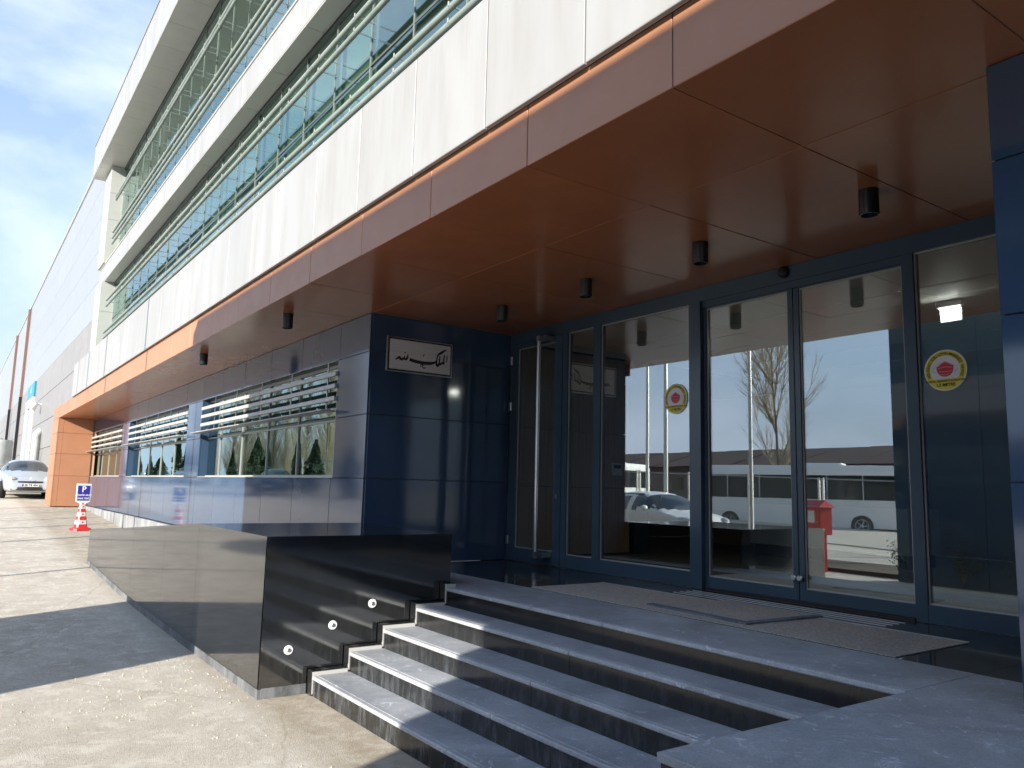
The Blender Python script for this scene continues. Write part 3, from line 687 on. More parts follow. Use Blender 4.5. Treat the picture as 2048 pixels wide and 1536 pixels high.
for i, (b_, a) in enumerate(zip(pj, pj[1:])):
    a2, b2 = a+0.0015, b_-0.0015; z0a, z0b = gzs(a)+0.075, gzs(b_)+0.075; za, zb = ptop(a+1e-4)-.0305, ptop(b_)-.0305
    mb = MB(); mb.v = [(a2, PY0, z0a), (b2, PY0, z0b), (b2, PY0, zb), (a2, PY0, za), (a2, PY0+.028, z0a), (b2, PY0+.028, z0b), (b2, PY0+.028, zb), (a2, PY0+.028, za)]
    mb.f = [(0, 1, 2, 3), (5, 4, 7, 6), (1, 5, 6, 2), (4, 0, 3, 7), (3, 2, 6, 7), (4, 5, 1, 0)]
    mb.build('face_panel', 'black_granite', pl)
    mb = MB(); e = 0.006; mb.v = [(a2, PY0-e, z0a-.16), (b2, PY0-e, z0b-.16), (b2, PY0-e, z0b-.002), (a2, PY0-e, z0a-.002), (a2, PY0+.02, z0a-.16), (b2, PY0+.02, z0b-.16), (b2, PY0+.02, z0b-.002), (a2, PY0+.02, z0a-.002)]
    mb.f = [(0, 1, 2, 3), (5, 4, 7, 6), (1, 5, 6, 2), (4, 0, 3, 7), (3, 2, 6, 7), (4, 5, 1, 0)]
    mb.build('skirting', 'skirting_granite', pl)
    for c0, c1 in ((PY0-0.012, 2.93), (2.93, PY1)):
        zA, zB = ptop(a+1e-4), ptop(b_); xb2 = b2+0.012 if b_ == PX1 else b2; yy0, yy1 = c0+.001, c1-.001
        mb = MB(); mb.v = [(a2, yy0, zA-.03), (xb2, yy0, zB-.03), (xb2, yy1, zB-.03), (a2, yy1, zA-.03), (a2, yy0, zA), (xb2, yy0, zB), (xb2, yy1, zB), (a2, yy1, zA)]
        mb.f = [(3, 2, 1, 0), (4, 5, 6, 7), (0, 1, 5, 4), (1, 2, 6, 5), (2, 3, 7, 6), (3, 0, 4, 7)]
        mb.build('cap_slab', 'black_granite', pl)
# side face towards the steps, one piece stepped like the stairs
yz = [(PY0+.029, 0.082), (SY[0]-.02, 0.082)]
for i in range(4): yz += [(SY[i]-.02, SZ[i]+.04), (SY[i+1]-.02, SZ[i]+.04)]
yz += [(SY[4]-.02, 0.80), (PY1, 0.80), (PY1, ZT-.0305), (PY0+.029, ZT-.0305)]
mb = MB(); n = len(yz); mb.v = [(PX1, y, z) for y, z in yz]+[(PX1-.028, y, z) for y, z in yz]
mb.f = [tuple(range(n)), tuple(reversed(range(n, 2*n)))]+[(i, i+n, (i+1) % n+n, (i+1) % n) for i in range(n)]
mb.build('side_panel', 'black_granite', pl, fixn=True)
box('skirting', PX1-.02, PX1+.006, PY0+.021, SY[0]-.02, -0.08, 0.080, 'skirting_granite', pl)
box('front_edge', PX1-.0275, PX1, PY0+.0, PY0+.0285, 0.076, ZT-.031, 'black_granite', pl)
for i in range(5):
    y1 = SY[i+1]-.012 if i < 4 else PY1
    box('step_kerb', PX1+.001, -6.141, SY[i]-.012, y1, (SZ[i]-.16) if i else -.08, SZ[i]+.035, 'black_granite', pl, 0.004)
    box('kerb_grout', -6.1405, -6.1385, SY[i]-.010, y1-.002, SZ[i]-.14, SZ[i]+.028, 'pale_grout', pl)
for y, z in ((2.306, .350), (2.667, .514), (3.013, .665)):
    lt = MB().lathe([(0, .012), (.016, .012), (.017, .008), (.034, .008), (.037, .004), (.037, 0)], 24, 'x', (0, 0, 0)).build('step_light', 'lens_white', pl, (PX1, y, z)); smooth_angle(lt)
    MB().lathe([(0, .016), (.013, .015), (.016, .0125)], 16, 'x', (0, 0, 0)).build('lens', 'brushed_steel', lt, (PX1, y, z))

# ------------------------------------------------------------------ small things at the entrance
dl = None
LAB = ['black cylindrical spotlight under the copper soffit, nearest the right wall', 'black cylindrical spotlight under the soffit above the big door post, second from the right',
       'black cylindrical spotlight under the soffit, third from the right wall', 'black cylindrical spotlight under the dark soffit nearest the plaque wall',
       'black cylindrical spotlight under the canopy outside the first navy window', 'black cylindrical spotlight under the canopy farthest along the facade']
for (x, y), lb in zip([(-2.68, 4.70), (-4.107, 4.71), (-5.528, 4.73), (-6.942, 4.745), (-8.978, 3.07), (-12.748, 3.06)], LAB):
    if dl is None:
        dl = thing('ceiling_spotlight', lb, 'spotlight', (x, y, ZS-.004), group='spotlights under the canopy')
        smooth_angle(MB().lathe([(0.0, -.001), (.062, -.001), (.062, -.165), (.060, -.170), (.052, -.170), (.050, -.12), (0, -.12)], 28).build('can', 'black_metal', dl, (x, y, ZS-.004)))
        smooth_angle(MB().lathe([(0, -.15), (.03, -.145), (.045, -.125)], 20).build('bulb', 'bulb', dl, (x, y, ZS-.004)))
    else: copy_tree(dl, None, (x, y, ZS-.004), None, lb)
mt = thing('door_mat', 'large grey coir door mat lying across the landing', 'mat', (-4.1, 4.85, .775))
MB().box(-5.82, -2.44, 4.375, 5.22, .7757, .781).build('pile', 'door_mat', mt); mb = MB(); mb.box(-5.82, -2.44, 5.221, 5.235, .7757, .784).build('mat_edge', 'galvanised', mt)
m2 = thing('scraper_mat', 'smaller mat with pale rubber edge lying on the large door mat', 'mat', (-4.0, 4.85, .7815), R(-3.5))
MB().box(-.42, .43, -.28, .45, .0, .008).build('pile', 'door_mat', m2)
MB().box(-.50, .50, -.35, -.28, .0, .012).build('rubber_edge', 'rubber_edge', m2); MB().box(.4305, .50, -.2795, .45, .0, .012).build('rubber_edge', 'rubber_edge', m2)
# plaque
pq = thing('calligraphy_plaque', 'brushed steel plaque with black Arabic calligraphy on the dark navy wall', 'plaque', (-8.228, 4.445, 2.98))
PYA, PYB, PZA, PZB = 4.0, 4.888, 2.984, 3.402
box('steel_frame', -8.229, -8.214, PYA, PYB, PZA, PZB, 'brushed_steel', pq, .002)
box('black_border', -8.2135, -8.2115, PYA+.018, PYB-.012, PZA+.014, PZB-.014, 'black_metal', pq)
box('plate', -8.211, -8.2085, PYA+.035, PYB-.03, PZA+.032, PZB-.032, 'brushed_plate', pq)
def uvp(x, y):   # reference corners of the plaque drawing
    TL, TR, BL, BR = (185, 130), (1852, 395), (135, 1035), (1808, 1238)
    a, b_ = 0.5, 0.5
    for _ in range(25):
        px = (TL[0]*(1-a)+TR[0]*a)*(1-b_)+(BL[0]*(1-a)+BR[0]*a)*b_; py = (TL[1]*(1-a)+TR[1]*a)*(1-b_)+(BL[1]*(1-a)+BR[1]*a)*b_
        a += (x-px)/1670; b_ += (y-py-(x-px)*0.15)/880
    a = a/(0.93+0.07*a)   # mild foreshortening
    return PYA+(PYB-PYA)*a, PZB-(PZB-PZA)*b_
def stroke(mb, pts, x=-8.2075):
    P = [Vector(uvp(p[0], p[1])) for p in pts]; W = [p[2]*0.00044 for p in pts]
    Q, V = [], []
    for i in range(len(P)-1):
        p0, p1, p2, p3 = P[max(i-1, 0)], P[i], P[i+1], P[min(i+2, len(P)-1)]
        for s in range(6):
            tt = s/6; Q.append(0.5*((2*p1)+(p2-p0)*tt+(2*p0-5*p1+4*p2-p3)*tt*tt+(3*p1-p0-3*p2+p3)*tt**3)); V.append(W[i]*(1-tt)+W[i+1]*tt)
    Q.append(P[-1]); V.append(W[-1]); k = len(mb.v)
    for i, q in enumerate(Q):
        d = (Q[min(i+1, len(Q)-1)]-Q[max(i-1, 0)]).normalized(); nrm = Vector((-d.y, d.x))*V[i]
        mb.v += [(x, q.x+nrm.x, q.y+nrm.y), (x, q.x-nrm.x, q.y-nrm.y)]
    mb.f += [(k+2*i, k+2*i+1, k+2*i+3, k+2*i+2) for i in range(len(Q)-1)]
ST = [[(1682, 668, 8), (1675, 760, 16), (1658, 858, 8)], [(1610, 655, 14), (1592, 740, 20), (1580, 825, 24), (1592, 868, 26), (1560, 866, 28), (1525, 842, 24)],
      [(1530, 850, 26), (1485, 888, 30), (1460, 858, 24), (1468, 770, 20), (1482, 680, 12)], [(1480, 880, 26), (1432, 902, 36), (1400, 925, 34), (1382, 870, 26), (1392, 770, 20), (1412, 690, 20), (1445, 640, 26), (1540, 588, 36), (1662, 525, 12)],
      [(1390, 795, 18), (1330, 842, 30), (1200, 860, 44), (1000, 842, 46), (820, 800, 46), (690, 752, 40)], [(1072, 628, 5), (1048, 652, 16), (1030, 690, 8)],
      [(650, 628, 12), (642, 690, 24), (615, 742, 30), (575, 742, 34), (562, 690, 18), (578, 662, 8)], [(570, 735, 30), (545, 725, 24), (510, 748, 36), (470, 735, 34), (468, 698, 20)], [(475, 690, 30), (425, 708, 34), (350, 750, 8)],
      [(566, 578, 10), (606, 582, 14)], [(1030, 898, 8), (985, 890, 10), (965, 912, 12), (985, 944, 12)], [(1065, 915, 8), (1018, 905, 12), (1012, 948, 14), (1050, 978, 16), (1098, 960, 10)]]
mb = MB()
for i, s_ in enumerate(ST): stroke(mb, s_, -8.2075+i*0.00004)
mb.build('calligraphy', 'sticker_black', pq)
# round mask stickers on the glass
def sticker(x, z, lb):
    y = YD-0.012 + 0.008
    s_ = thing('round_sticker', lb, 'sticker', (x, YD, z), group='round mask stickers on the glass'); r = .151
    def disc(nm, rad, mat, yo, clip=None):
        pts = []
        for i in range(64):
            a = 2*math.pi*i/64; px, pz = rad*math.cos(a), rad*math.sin(a)
            pts.append((px, max(pz, clip) if clip is not None else pz))
        mb = MB(); k = len(pts); mb.v = [(p, 0, q) for p, q in pts]+[(p, .0008, q) for p, q in pts]
        mb.f = [tuple(range(k)), tuple(reversed(range(k, 2*k)))]+[(i, i+k, (i+1) % k+k, (i+1) % k) for i in range(k)]
        return mb.build(nm, mat, s_, (x, y-yo, z))
    disc('rim', r, 'sticker_cream', 0); disc('ring', r*.94, 'sticker_yellow', .0012); disc('field', r*.70, 'sticker_white', .0024, -r*.42)
    mk = [(-.40, .20), (-.28, .24), (-.17, .34), (-.07, .43), (0, .45), (.07, .43), (.17, .34), (.28, .26), (.40, .24), (.39, .05), (.34, -.12), (.22, -.24), (.08, -.29), (-.08, -.29), (-.22, -.23), (-.34, -.10), (-.39, .06)]
    MB().poly([(p*r, 0, (q-.02)*r) for p, q in mk]).build('mask', 'mask_red', s_, (x, y-.0034, z))
    fold = MB()
    for k, (z0, amp, w_) in enumerate(((.27, .12, .33), (.12, .05, .34), (-.03, -.03, .30), (-.15, -.06, .22))):
        pts = [((-w_+2*w_*i/10), z0+amp*math.cos((i/10-.5)*math.pi)) for i in range(11)]
        for a, b_ in zip(pts, pts[1:]): fold.poly([(a[0]*r, 0, a[1]*r), (b_[0]*r, 0, b_[1]*r), (b_[0]*r, 0, (b_[1]-.035)*r), (a[0]*r, 0, (a[1]-.035)*r)])
    fold.build('mask_fold', 'mask_pink', s_, (x, y-.0042, z))
    ear = MB()
    for sg in (-1, 1):
        pts = [(sg*(.38+.20*math.sin(a)), .06+.15*math.cos(a)) for a in [math.pi*i/10 for i in range(11)]]
        for a, b_ in zip(pts, pts[1:]): ear.tube((a[0]*r, 0, a[1]*r), (b_[0]*r, 0, b_[1]*r), .0014, n=4)
    ear.build('ear_loop', 'strap_grey', s_, (x, y-.003, z))
    lt = MB()
    def put(me, M):
        k = len(lt.v); lt.v += [tuple(M @ v.co) for v in me.vertices]; lt.f += [tuple(k+i for i in p.vertices) for p in me.polygons]; bpy.data.meshes.remove(me)
    RX = Matrix.Rotation(R(90), 4, 'X')
    txt = 'SAĞLIĞINIZ İÇİN LÜTFEN MASKENİZİ TAKINIZ'
    for i, ch in enumerate(txt):
        if ch == ' ': continue
        a = R(205 - (205+25)*(i+.5)/len(txt)); rr_ = r*.80
        put(text_mesh(ch, r*.175, bold=.0005), Matrix.Translation((rr_*math.cos(a), 0, rr_*math.sin(a))) @ Matrix.Rotation(-(a-math.pi/2), 4, 'Y') @ RX)
    put(text_mesh('SOSYAL MESAFEYİ KORUYUN', r*.135, bold=.0006), Matrix.Translation((0, 0, -r*.52)) @ RX)
    put(text_mesh('1,5 METRE', r*.20, bold=.0009), Matrix.Translation((0, 0, -r*.71)) @ RX)
    lt.build('lettering', 'sticker_black', s_, (x, y-.0034, z))
sticker(-2.775, 2.581, 'round yellow mask sticker on the rightmost glass pane beside the wall')
sticker(-5.385, 2.582, 'round yellow mask sticker on the fixed pane left of the sliding doors')
# traffic cone and parking sign
cx, cyy = -21.80, 2.68; cz = gzs(cx)
RZ = R(12)
cn = thing('traffic_cone', 'red and white square traffic cone standing on the yard', 'cone', (cx, cyy, cz), RZ)
def frus(z0, z1, a0, a1, mat, nm, par, bev=True):
    mb = MB(); q = []
    for z_, a in ((z0, a0), (z1, a1)):
        cgap = a*.30
        for px, py in ((a, a-cgap), (a-cgap, a), (-a+cgap, a), (-a, a-cgap), (-a, -a+cgap), (-a+cgap, -a), (a-cgap, -a), (a, -a+cgap)): q.append((px, py, z_))
    mb.v = q; mb.f = [(i, (i+1) % 8, 8+(i+1) % 8, 8+i) for i in range(8)]+[tuple(range(8, 16)), tuple(reversed(range(8)))]
    return mb.build(nm, mat, par)
frus(0.0, .05, .205, .20, 'cone_red', 'base', cn); frus(.05, .075, .19, .14, 'cone_red', 'base_flange', cn)
ha = lambda z_: .128 - (z_-.07)*(.128-.05)/.55
zz = [.07, .15, .25, .34, .44, .52, .62]
for i in range(6):
    mt_ = 'cone_red' if i % 2 == 0 else 'cone_white'
    frus(zz[i], zz[i+1]-.0005, ha(zz[i]), ha(zz[i+1]), mt_, 'body' if i % 2 == 0 else 'white_band', cn)
    if i % 2:
        zc = (zz[i]+zz[i+1])/2; a = ha(zc)
        for dx, dy in ((1, 0), (0, -1)):
            MB().lathe([(0, .006), (.018, .005), (.02, 0)], 14, 'x' if dx else 'y', (0, 0, 0)).build('reflector', 'cone_red', cn, (a-.002 if dx else 0, (-a-.004) if dy else 0, zc))
pk = thing('parking_sign', 'blue and white visitor parking sign stuck in the top of the traffic cone', 'sign', (cx, cyy, cz+.60), RZ)
mb = MB(); sh = [(-.16, .09), (0, .0), (.16, .09), (.165, .51), (.155, .525), (-.155, .525), (-.165, .51)]
k = len(sh); mb.v = [(.012, p, q) for p, q in sh]+[(-.012, p, q) for p, q in sh]; mb.f = [tuple(range(k)), tuple(reversed(range(k, 2*k)))]+[(i, i+k, (i+1) % k+k, (i+1) % k) for i in range(k)]
mb.build('board', 'sign_white', pk, fixn=True); MB().box(.013, .0145, -.14, .14, .115, .475).build('blue_face', 'sign_blue', pk)
MB().tube((0, 0, -.06), (0, 0, .06), .02).build('spigot', 'cone_red', pk)
lt = MB(); RYZ = Matrix(((0, 0, 1, 0), (1, 0, 0, 0), (0, 1, 0, 0), (0, 0, 0, 1)))
for tx, sz, zc, bo in (('P', .19, .385, .006), ('MİSAFİR ARAÇ', .055, .245, .002), ('PARK YERİ', .055, .165, .002)):
    me = text_mesh(tx, sz, bold=bo); M = Matrix.Translation((.0155, 0, zc)) @ RYZ; k = len(lt.v)
    lt.v += [tuple(M @ v.co) for v in me.vertices]; lt.f += [tuple(k+i for i in p.vertices) for p in me.polygons]
lt.build('lettering', 'sign_white', pk)

# ------------------------------------------------------------------ warehouse beyond
YH = 3.38; HR, HG = 13.05, 6.95
wh = thing('warehouse', 'long warehouse hall clad in pale metal above grey panels, beyond the office', 'building', (-60, 6, 1))
MB().box(-150, -31.75, YH+.04, 30, -.5, HR-.1).build('hall_core', 'joint_light', wh); MB().box(-31.74, -26.0, YH+.04, 30, 4.06, HR-.1).build('hall_core', 'joint_light', wh)
segs = [(-61.3, -26.02), (-73.6, -61.9), (-110, -74.2)]
for a, b_ in segs:
    L_ = b_-a; n = max(1, round(L_/6.0)); 
    for i in range(n):
        xa, xb = a+L_*i/n, a+L_*(i+1)/n
        zz = [HG+.01+(HR-HG)*k/5 for k in range(6)]
        for z0, z1 in zip(zz, zz[1:]): box('metal_sheet', xa+.004, xb-.004, YH, YH+.03, z0+.004, z1-.004, 'hall_white', wh)
    ge = [a+L_*i/max(1, round(L_/4.0)) for i in range(max(1, round(L_/4.0))+1)]
    if b_ > -27: ge = sorted([x for x in ge if abs(x+31.8) > 1.0]+[-31.8])
    for xa, xb in zip(ge, ge[1:]):
        for k in range(5):
            z0, z1 = .4+(HG-.4)*k/5, .4+(HG-.4)*(k+1)/5
            if xb > -31.8:
                if z1 < 4.2: continue
                z0 = max(z0, 4.07)
            box('grey_panel', xa+.006, xb-.006, YH-.01, YH+.03, z0+.012, z1-.012, 'hall_grey', wh)
box('roof_flashing', -110, -26.0, YH-.05, YH+.3, HR-.02, HR+.10, 'galvanised', wh)
for x in (-61.6, -73.9):
    box('gutter_pipe', x-.16, x+.16, YH-.16, YH-.012, HG+.02, HR-.1, 'gutter_brown', wh); box('gutter_pipe', x-.18, x+.18, YH-.18, YH-.012, .8, HG+.018, 'black_metal', wh)
dw = MB(); dw.box(-55.0, -54.2, YH-.12, YH-.012, 1.0, 6.10); dw.box(-51.1, -50.4, YH-.12, YH-.012, 1.0, 6.10); dw.box(-54.199, -51.101, YH-.12, YH-.012, 5.6, 6.10)
dw = dw.build('warehouse_door', 'cone_white', wh); box('door_leaf', -54.199, -51.101, YH-.05, YH-.013, 1.0, 5.599, 'hall_white', dw)
sgn = thing('bay_sign', 'teal bay number sign above the white warehouse door', 'sign', (-52.4, YH-.05, 6.1))
box('board', -55.0, -50.2, YH-.10, YH-.011, 6.12, 6.94, 'teal_sign', sgn)
me = text_mesh('4', .75, bold=.02); me.materials.append(MAT['sign_white']); o = link('numeral', me, sgn, (-52.4, YH-.104, 6.55)); o.rotation_euler = (R(90), 0, 0)
fl = thing('wall_floodlight', 'small white floodlight on the grey warehouse wall', 'floodlight', (-45.8, YH-.3, 5.2))
MB().tube((-45.8, YH-.01, 5.3), (-45.8, YH-.35, 5.35), .05).build('arm', 'sign_white', fl); mb = MB(); mb.tube((-45.8, YH-.5, 5.1), (-45.8, YH-.28, 5.38), .28, .16, 12).build('head', 'sign_white', fl)
vp = thing('vent_pipe', 'white vertical pipe against the grey warehouse wall', 'pipe', (-44.2, YH-.2, 1)); MB().tube((-44.2, YH-.2, 1.0), (-44.2, YH-.2, 3.75), .17, n=14).build('pipe_run', 'tank_white', vp); MB().tube((-44.2, YH-.2, 3.7), (-44.2, YH-.02, 3.95), .17, n=14).build('pipe_elbow', 'tank_white', vp)
box('low_kerb_wall', -44, -32, YH-.06, YH-.013, 1.0, 2.15, 'tank_white', wh)
tk = thing('water_tank', 'white cylindrical water tank beside the far warehouse wall', 'tank', (-47, 1.78, 1.1))
smooth_angle(MB().lathe([(0, 0), (.62, 0), (.64, .05), (.64, 2.3), (.60, 2.38), (0, 2.42)], 28).build('shell', 'tank_white', tk, (-47, 1.78, 1.1))); smooth_angle(MB().lathe([(.642, 1.1), (.66, 1.13), (.642, 1.16)], 28).build('hoop', 'tank_white', tk, (-47, 1.78, 1.1))); MB().lathe([(.18, 2.40), (.18, 2.47), (0, 2.48)], 16).build('lid', 'tank_white', tk, (-47, 1.78, 1.1))

# ------------------------------------------------------------------ vehicles
def wheel(par, x, y, r, s):
    w_ = MB().lathe([(0, -.0), (r*.6, .0), (r*.62, .02), (r*.92, .03), (r, .0), (r, -.16), (r*.9, -.19), (0, -.19)], 24, 'y').build('wheel', 'tyre', par, (x, y, r)); smooth_angle(w_)
    if s < 0: w_.rotation_euler = (0, 0, math.pi)
    rm = MB()
    rm.lathe([(0, .015), (r*.12, .018), (r*.14, .008)], 12, 'y')
    for k in range(5):
        a = 2*math.pi*k/5; rm.tube((0, .006, 0), (r*.56*math.cos(a), .006, r*.56*math.sin(a)), .035, .025, 6)
    rm.lathe([(r*.54, .0), (r*.56, .018), (r*.62, .02)], 24, 'y')
    o_ = rm.build('rim', 'rim', w_); o_.location = (0, 0, 0)
def car(name, label, loc, rz, paint, L=4.35, W=1.78, H=1.48, suv=False, plate=None, group=None):
    c_ = thing(name, label, 'car', loc, rz, group); f = L/4.35; h = H/1.48; hw = W/2/.89
    #      x     zb   wb   zbelt  wr   zr
    S = [(-2.16, .40, .66, .74, .52, .80), (-2.06, .28, .80, .95, .60, 1.02), (-1.62, .22, .87, .98, .60, 1.42), (-.70, .20, .89, .955, .61, 1.485),
         (.08, .20, .89, .955, .60, 1.455), (.98, .20, .885, .965, .70, 1.03), (1.45, .20, .86, .90, .66, .955), (1.86, .20, .80, .79, .58, .84), (2.08, .22, .66, .62, .46, .68), (2.17, .27, .52, .48, .36, .52)]
    if suv:
        h = 1.0*H/1.62
        S = [(-2.16, .45, .70, .85, .58, .95), (-2.12, .32, .84, 1.08, .66, 1.30), (-2.0, .28, .88, 1.10, .66, 1.52), (-.7, .27, .89, 1.06, .66, 1.60), (.25, .27, .89, 1.06, .64, 1.57),
             (.98, .27, .885, 1.07, .74, 1.13), (1.45, .27, .87, 1.03, .70, 1.08), (1.9, .28, .83, .95, .64, 1.0), (2.1, .30, .72, .78, .5, .84), (2.17, .36, .56, .6, .4, .66)]
    rings = []
    for x, zb, wb, zt, wr, zr in S:
        zt *= h; zr *= h; wb *= hw; wr *= hw
        half = [(0, zb), (wb*.88, zb), (wb*.985, zb+.13), (wb*1.01, (zb+zt)*.52), (wb*.97, zt), (wr, zr-.07), (wr*.55, zr), (0, zr+.012)]
        rings.append([(x*f, p, q) for p, q in half]+[(x*f, -p, q) for p, q in reversed(half[1:-1])])
    n = 14; vs = [v for r_ in rings for v in r_]; fs = []
    for i in range(len(S)-1):
        for j in range(n): k = (j+1) % n; fs.append((i*n+j, (i+1)*n+j, (i+1)*n+k, i*n+k))
    fs += [tuple(reversed(range(n))), tuple((len(S)-1)*n+i for i in range(n))]
    def sub(o_):
        bm = bmesh.new(); bm.from_mesh(o_.data); bmesh.ops.recalc_face_normals(bm, faces=bm.faces[:]); bm.to_mesh(o_.data); bm.free()
        md = o_.modifiers.new('sub', 'SUBSURF'); md.levels = 2; md.render_levels = 2
    bd = mesh_from('body', vs, fs, paint, c_, smooth=True); sub(bd)
    dg = bpy.context.evaluated_depsgraph_get(); dg.update(); em = bd.evaluated_get(dg).to_mesh()
    # glass cut out of the finished surface: same faces, lifted a few millimetres
    def region(test):
        vv, ff, mp_ = [], [], {}
        for p in em.polygons:
            if test(p.center):
                idx = []
                for q in p.vertices:
                    if q not in mp_: mp_[q] = len(vv); vv.append(em.vertices[q].co+em.vertices[q].normal*.006)
                    idx.append(mp_[q])
                ff.append(idx)
        return vv, ff
    bz = (.985 if not suv else 1.10)*h; tz = (1.385 if not suv else 1.50)*h
    def wsline(z_): return (.98-(z_/h-(1.0 if not suv else 1.12))/.455*(.90 if not suv else .76))*f
    regs = [('windscreen', lambda c: abs(c.y) < (.74-.18*(c.z-bz)/(tz-bz))*hw and bz+.03 < c.z < tz+.02 and c.x > (.10 if not suv else .28)*f),
            ('rear_window', lambda c: abs(c.y) < .58*hw and bz+.05 < c.z < tz-.02 and c.x < (-1.58 if not suv else -1.95)*f)]
    for sg in (1, -1):
        regs.append(('side_window', lambda c, sg=sg: c.y*sg > .60*hw and bz+.02 < c.z < tz-.04 and (-1.45 if not suv else -1.85)*f < c.x < -.42*f))
        regs.append(('side_window', lambda c, sg=sg: c.y*sg > .60*hw and bz+.02 < c.z < tz-.04 and -.34*f < c.x < wsline(c.z)-.16))
    gls = [(nm, region(tst)) for nm, tst in regs]
    bd.evaluated_get(dg).to_mesh_clear()
    for nm, (vv, ff) in gls:
        if ff: mesh_from(nm, vv, ff, 'car_tint', c_, smooth=True)
    wr_ = .31*(1.12 if suv else 1)
    def egg(nm, mat, c0, r0, par=c_, rzz=0.0):
        mb = MB(); mb.lathe([(math.sin(math.pi*i/8), -math.cos(math.pi*i/8)) for i in range(9)], 14)
        ca, sa = math.cos(rzz), math.sin(rzz); mb.v = [(c0[0]+v[0]*r0[0]*ca-v[1]*r0[1]*sa, c0[1]+v[0]*r0[0]*sa+v[1]*r0[1]*ca, c0[2]+v[2]*r0[2]) for v in mb.v]
        return mb.build(nm, mat, par, smooth=True)
    for sg in (1, -1):
        for xx in (-1.33, 1.33):
            wheel(c_, xx*f, sg*(W/2+.0), wr_, sg)
            MB().lathe([(0, .0), (wr_*1.17, 0), (wr_*1.17, -.05)], 24, 'y').build('wheel_arch', 'black_plastic', c_, (xx*f, sg*(W/2-.02)+(.0 if sg > 0 else .05), wr_))
        egg('mirror', paint, (.62*f, sg*(W/2+.09), bz+.05), (.07, .11, .075))
        hl = egg('headlight', 'headlight', (1.86*f, sg*.62*hw, .72*h if not suv else .88*h), (.23, .14, .085), rzz=-sg*.55)
        egg('lamp_lens', 'brushed_steel', (1.97*f, sg*.60*hw, .72*h if not suv else .88*h), (.13, .07, .05), hl, -sg*.4)
        egg('tail_light', 'tail_light', (-2.06*f, sg*.70*hw, .85*h), (.08, .12, .12))
        egg('fog_light', 'headlight', (2.07*f, sg*.60*hw, .37*h), (.05, .06, .055))
    mb = MB(); zz_ = (.60 if not suv else .75)*h
    for k in range(8):
        y0, y1 = (-.40+k*.10)*hw, (-.30+k*.10)*hw; xx0, xx1 = [(2.165-.30*(y/hw)**2)*f for y in (y0, y1)]
        mb.poly([(xx0, y0, zz_-.025), (xx1, y1, zz_-.025), (xx1-.02, y1, zz_+.03), (xx0-.02, y0, zz_+.03)])
    mb.build('grille', 'black_plastic', c_)
    mb = MB()
    for k in range(12):
        y0, y1 = (-.60+k*.10)*hw, (-.50+k*.10)*hw; xx0, xx1 = [(2.205-.33*(y/hw)**2)*f for y in (y0, y1)]
        mb.poly([(xx0, y0, .285*h), (xx1, y1, .285*h), (xx1, y1, .41*h), (xx0, y0, .41*h)])
    mb.build('lower_grille', 'black_plastic', c_)
    bdg = MB().lathe([(.035, -.004), (.05, 0), (.035, .008)], 4, 'x').build('badge', 'brushed_steel', c_, (2.15*f, 0, .70*h)); bdg.scale = (1, .75, 1.3)
    pt = MB().box(2.20*f, 2.212*f, -.26, .26, .435*h, .53*h).build('number_plate', 'plate_white', c_)
    MB().box(2.2095*f, 2.2145*f, -.26, -.215, .437*h, .528*h).build('plate_strip', 'plate_blue', pt)
    if plate:
        me = text_mesh(plate, .10, bold=.002); me.materials.append(MAT['black_plastic']); me.transform(Matrix.Translation((2.217*f, .02, .482*h)) @ RYZ); link('plate_lettering', me, pt)
    if suv:
        for sg in (1, -1): MB().tube((-1.7*f, sg*.56*hw, 1.50*h), (.0, sg*.56*hw, 1.51*h), .02).build('roof_rail', 'black_plastic', c_)
    return c_
car('parked_car', 'silver hatchback parked nose out behind the copper portal leg', (-36.15, 2.40, gzs(-35.2)), R(0.5), 'car_silver', plate='08 TB 404')
car('parked_car', 'white estate car parked on the yard facing the entrance, seen in the door glass', (-15.6, -4.6, 0.10), R(12), 'car_white', L=4.4, W=1.78, H=1.62, suv=True, group='cars parked on the yard')
car('parked_car', 'dark green car parked across the yard, seen in the navy windows', (-42.5, -6.5, 1.0), R(20), 'car_dark', group='cars parked on the yard')
car('parked_car', 'pale car parked farthest along the yard, seen in the middle window', (-72, -9, 1.35), R(35), 'car_white', suv=True, H=1.7, group='cars parked on the yard')

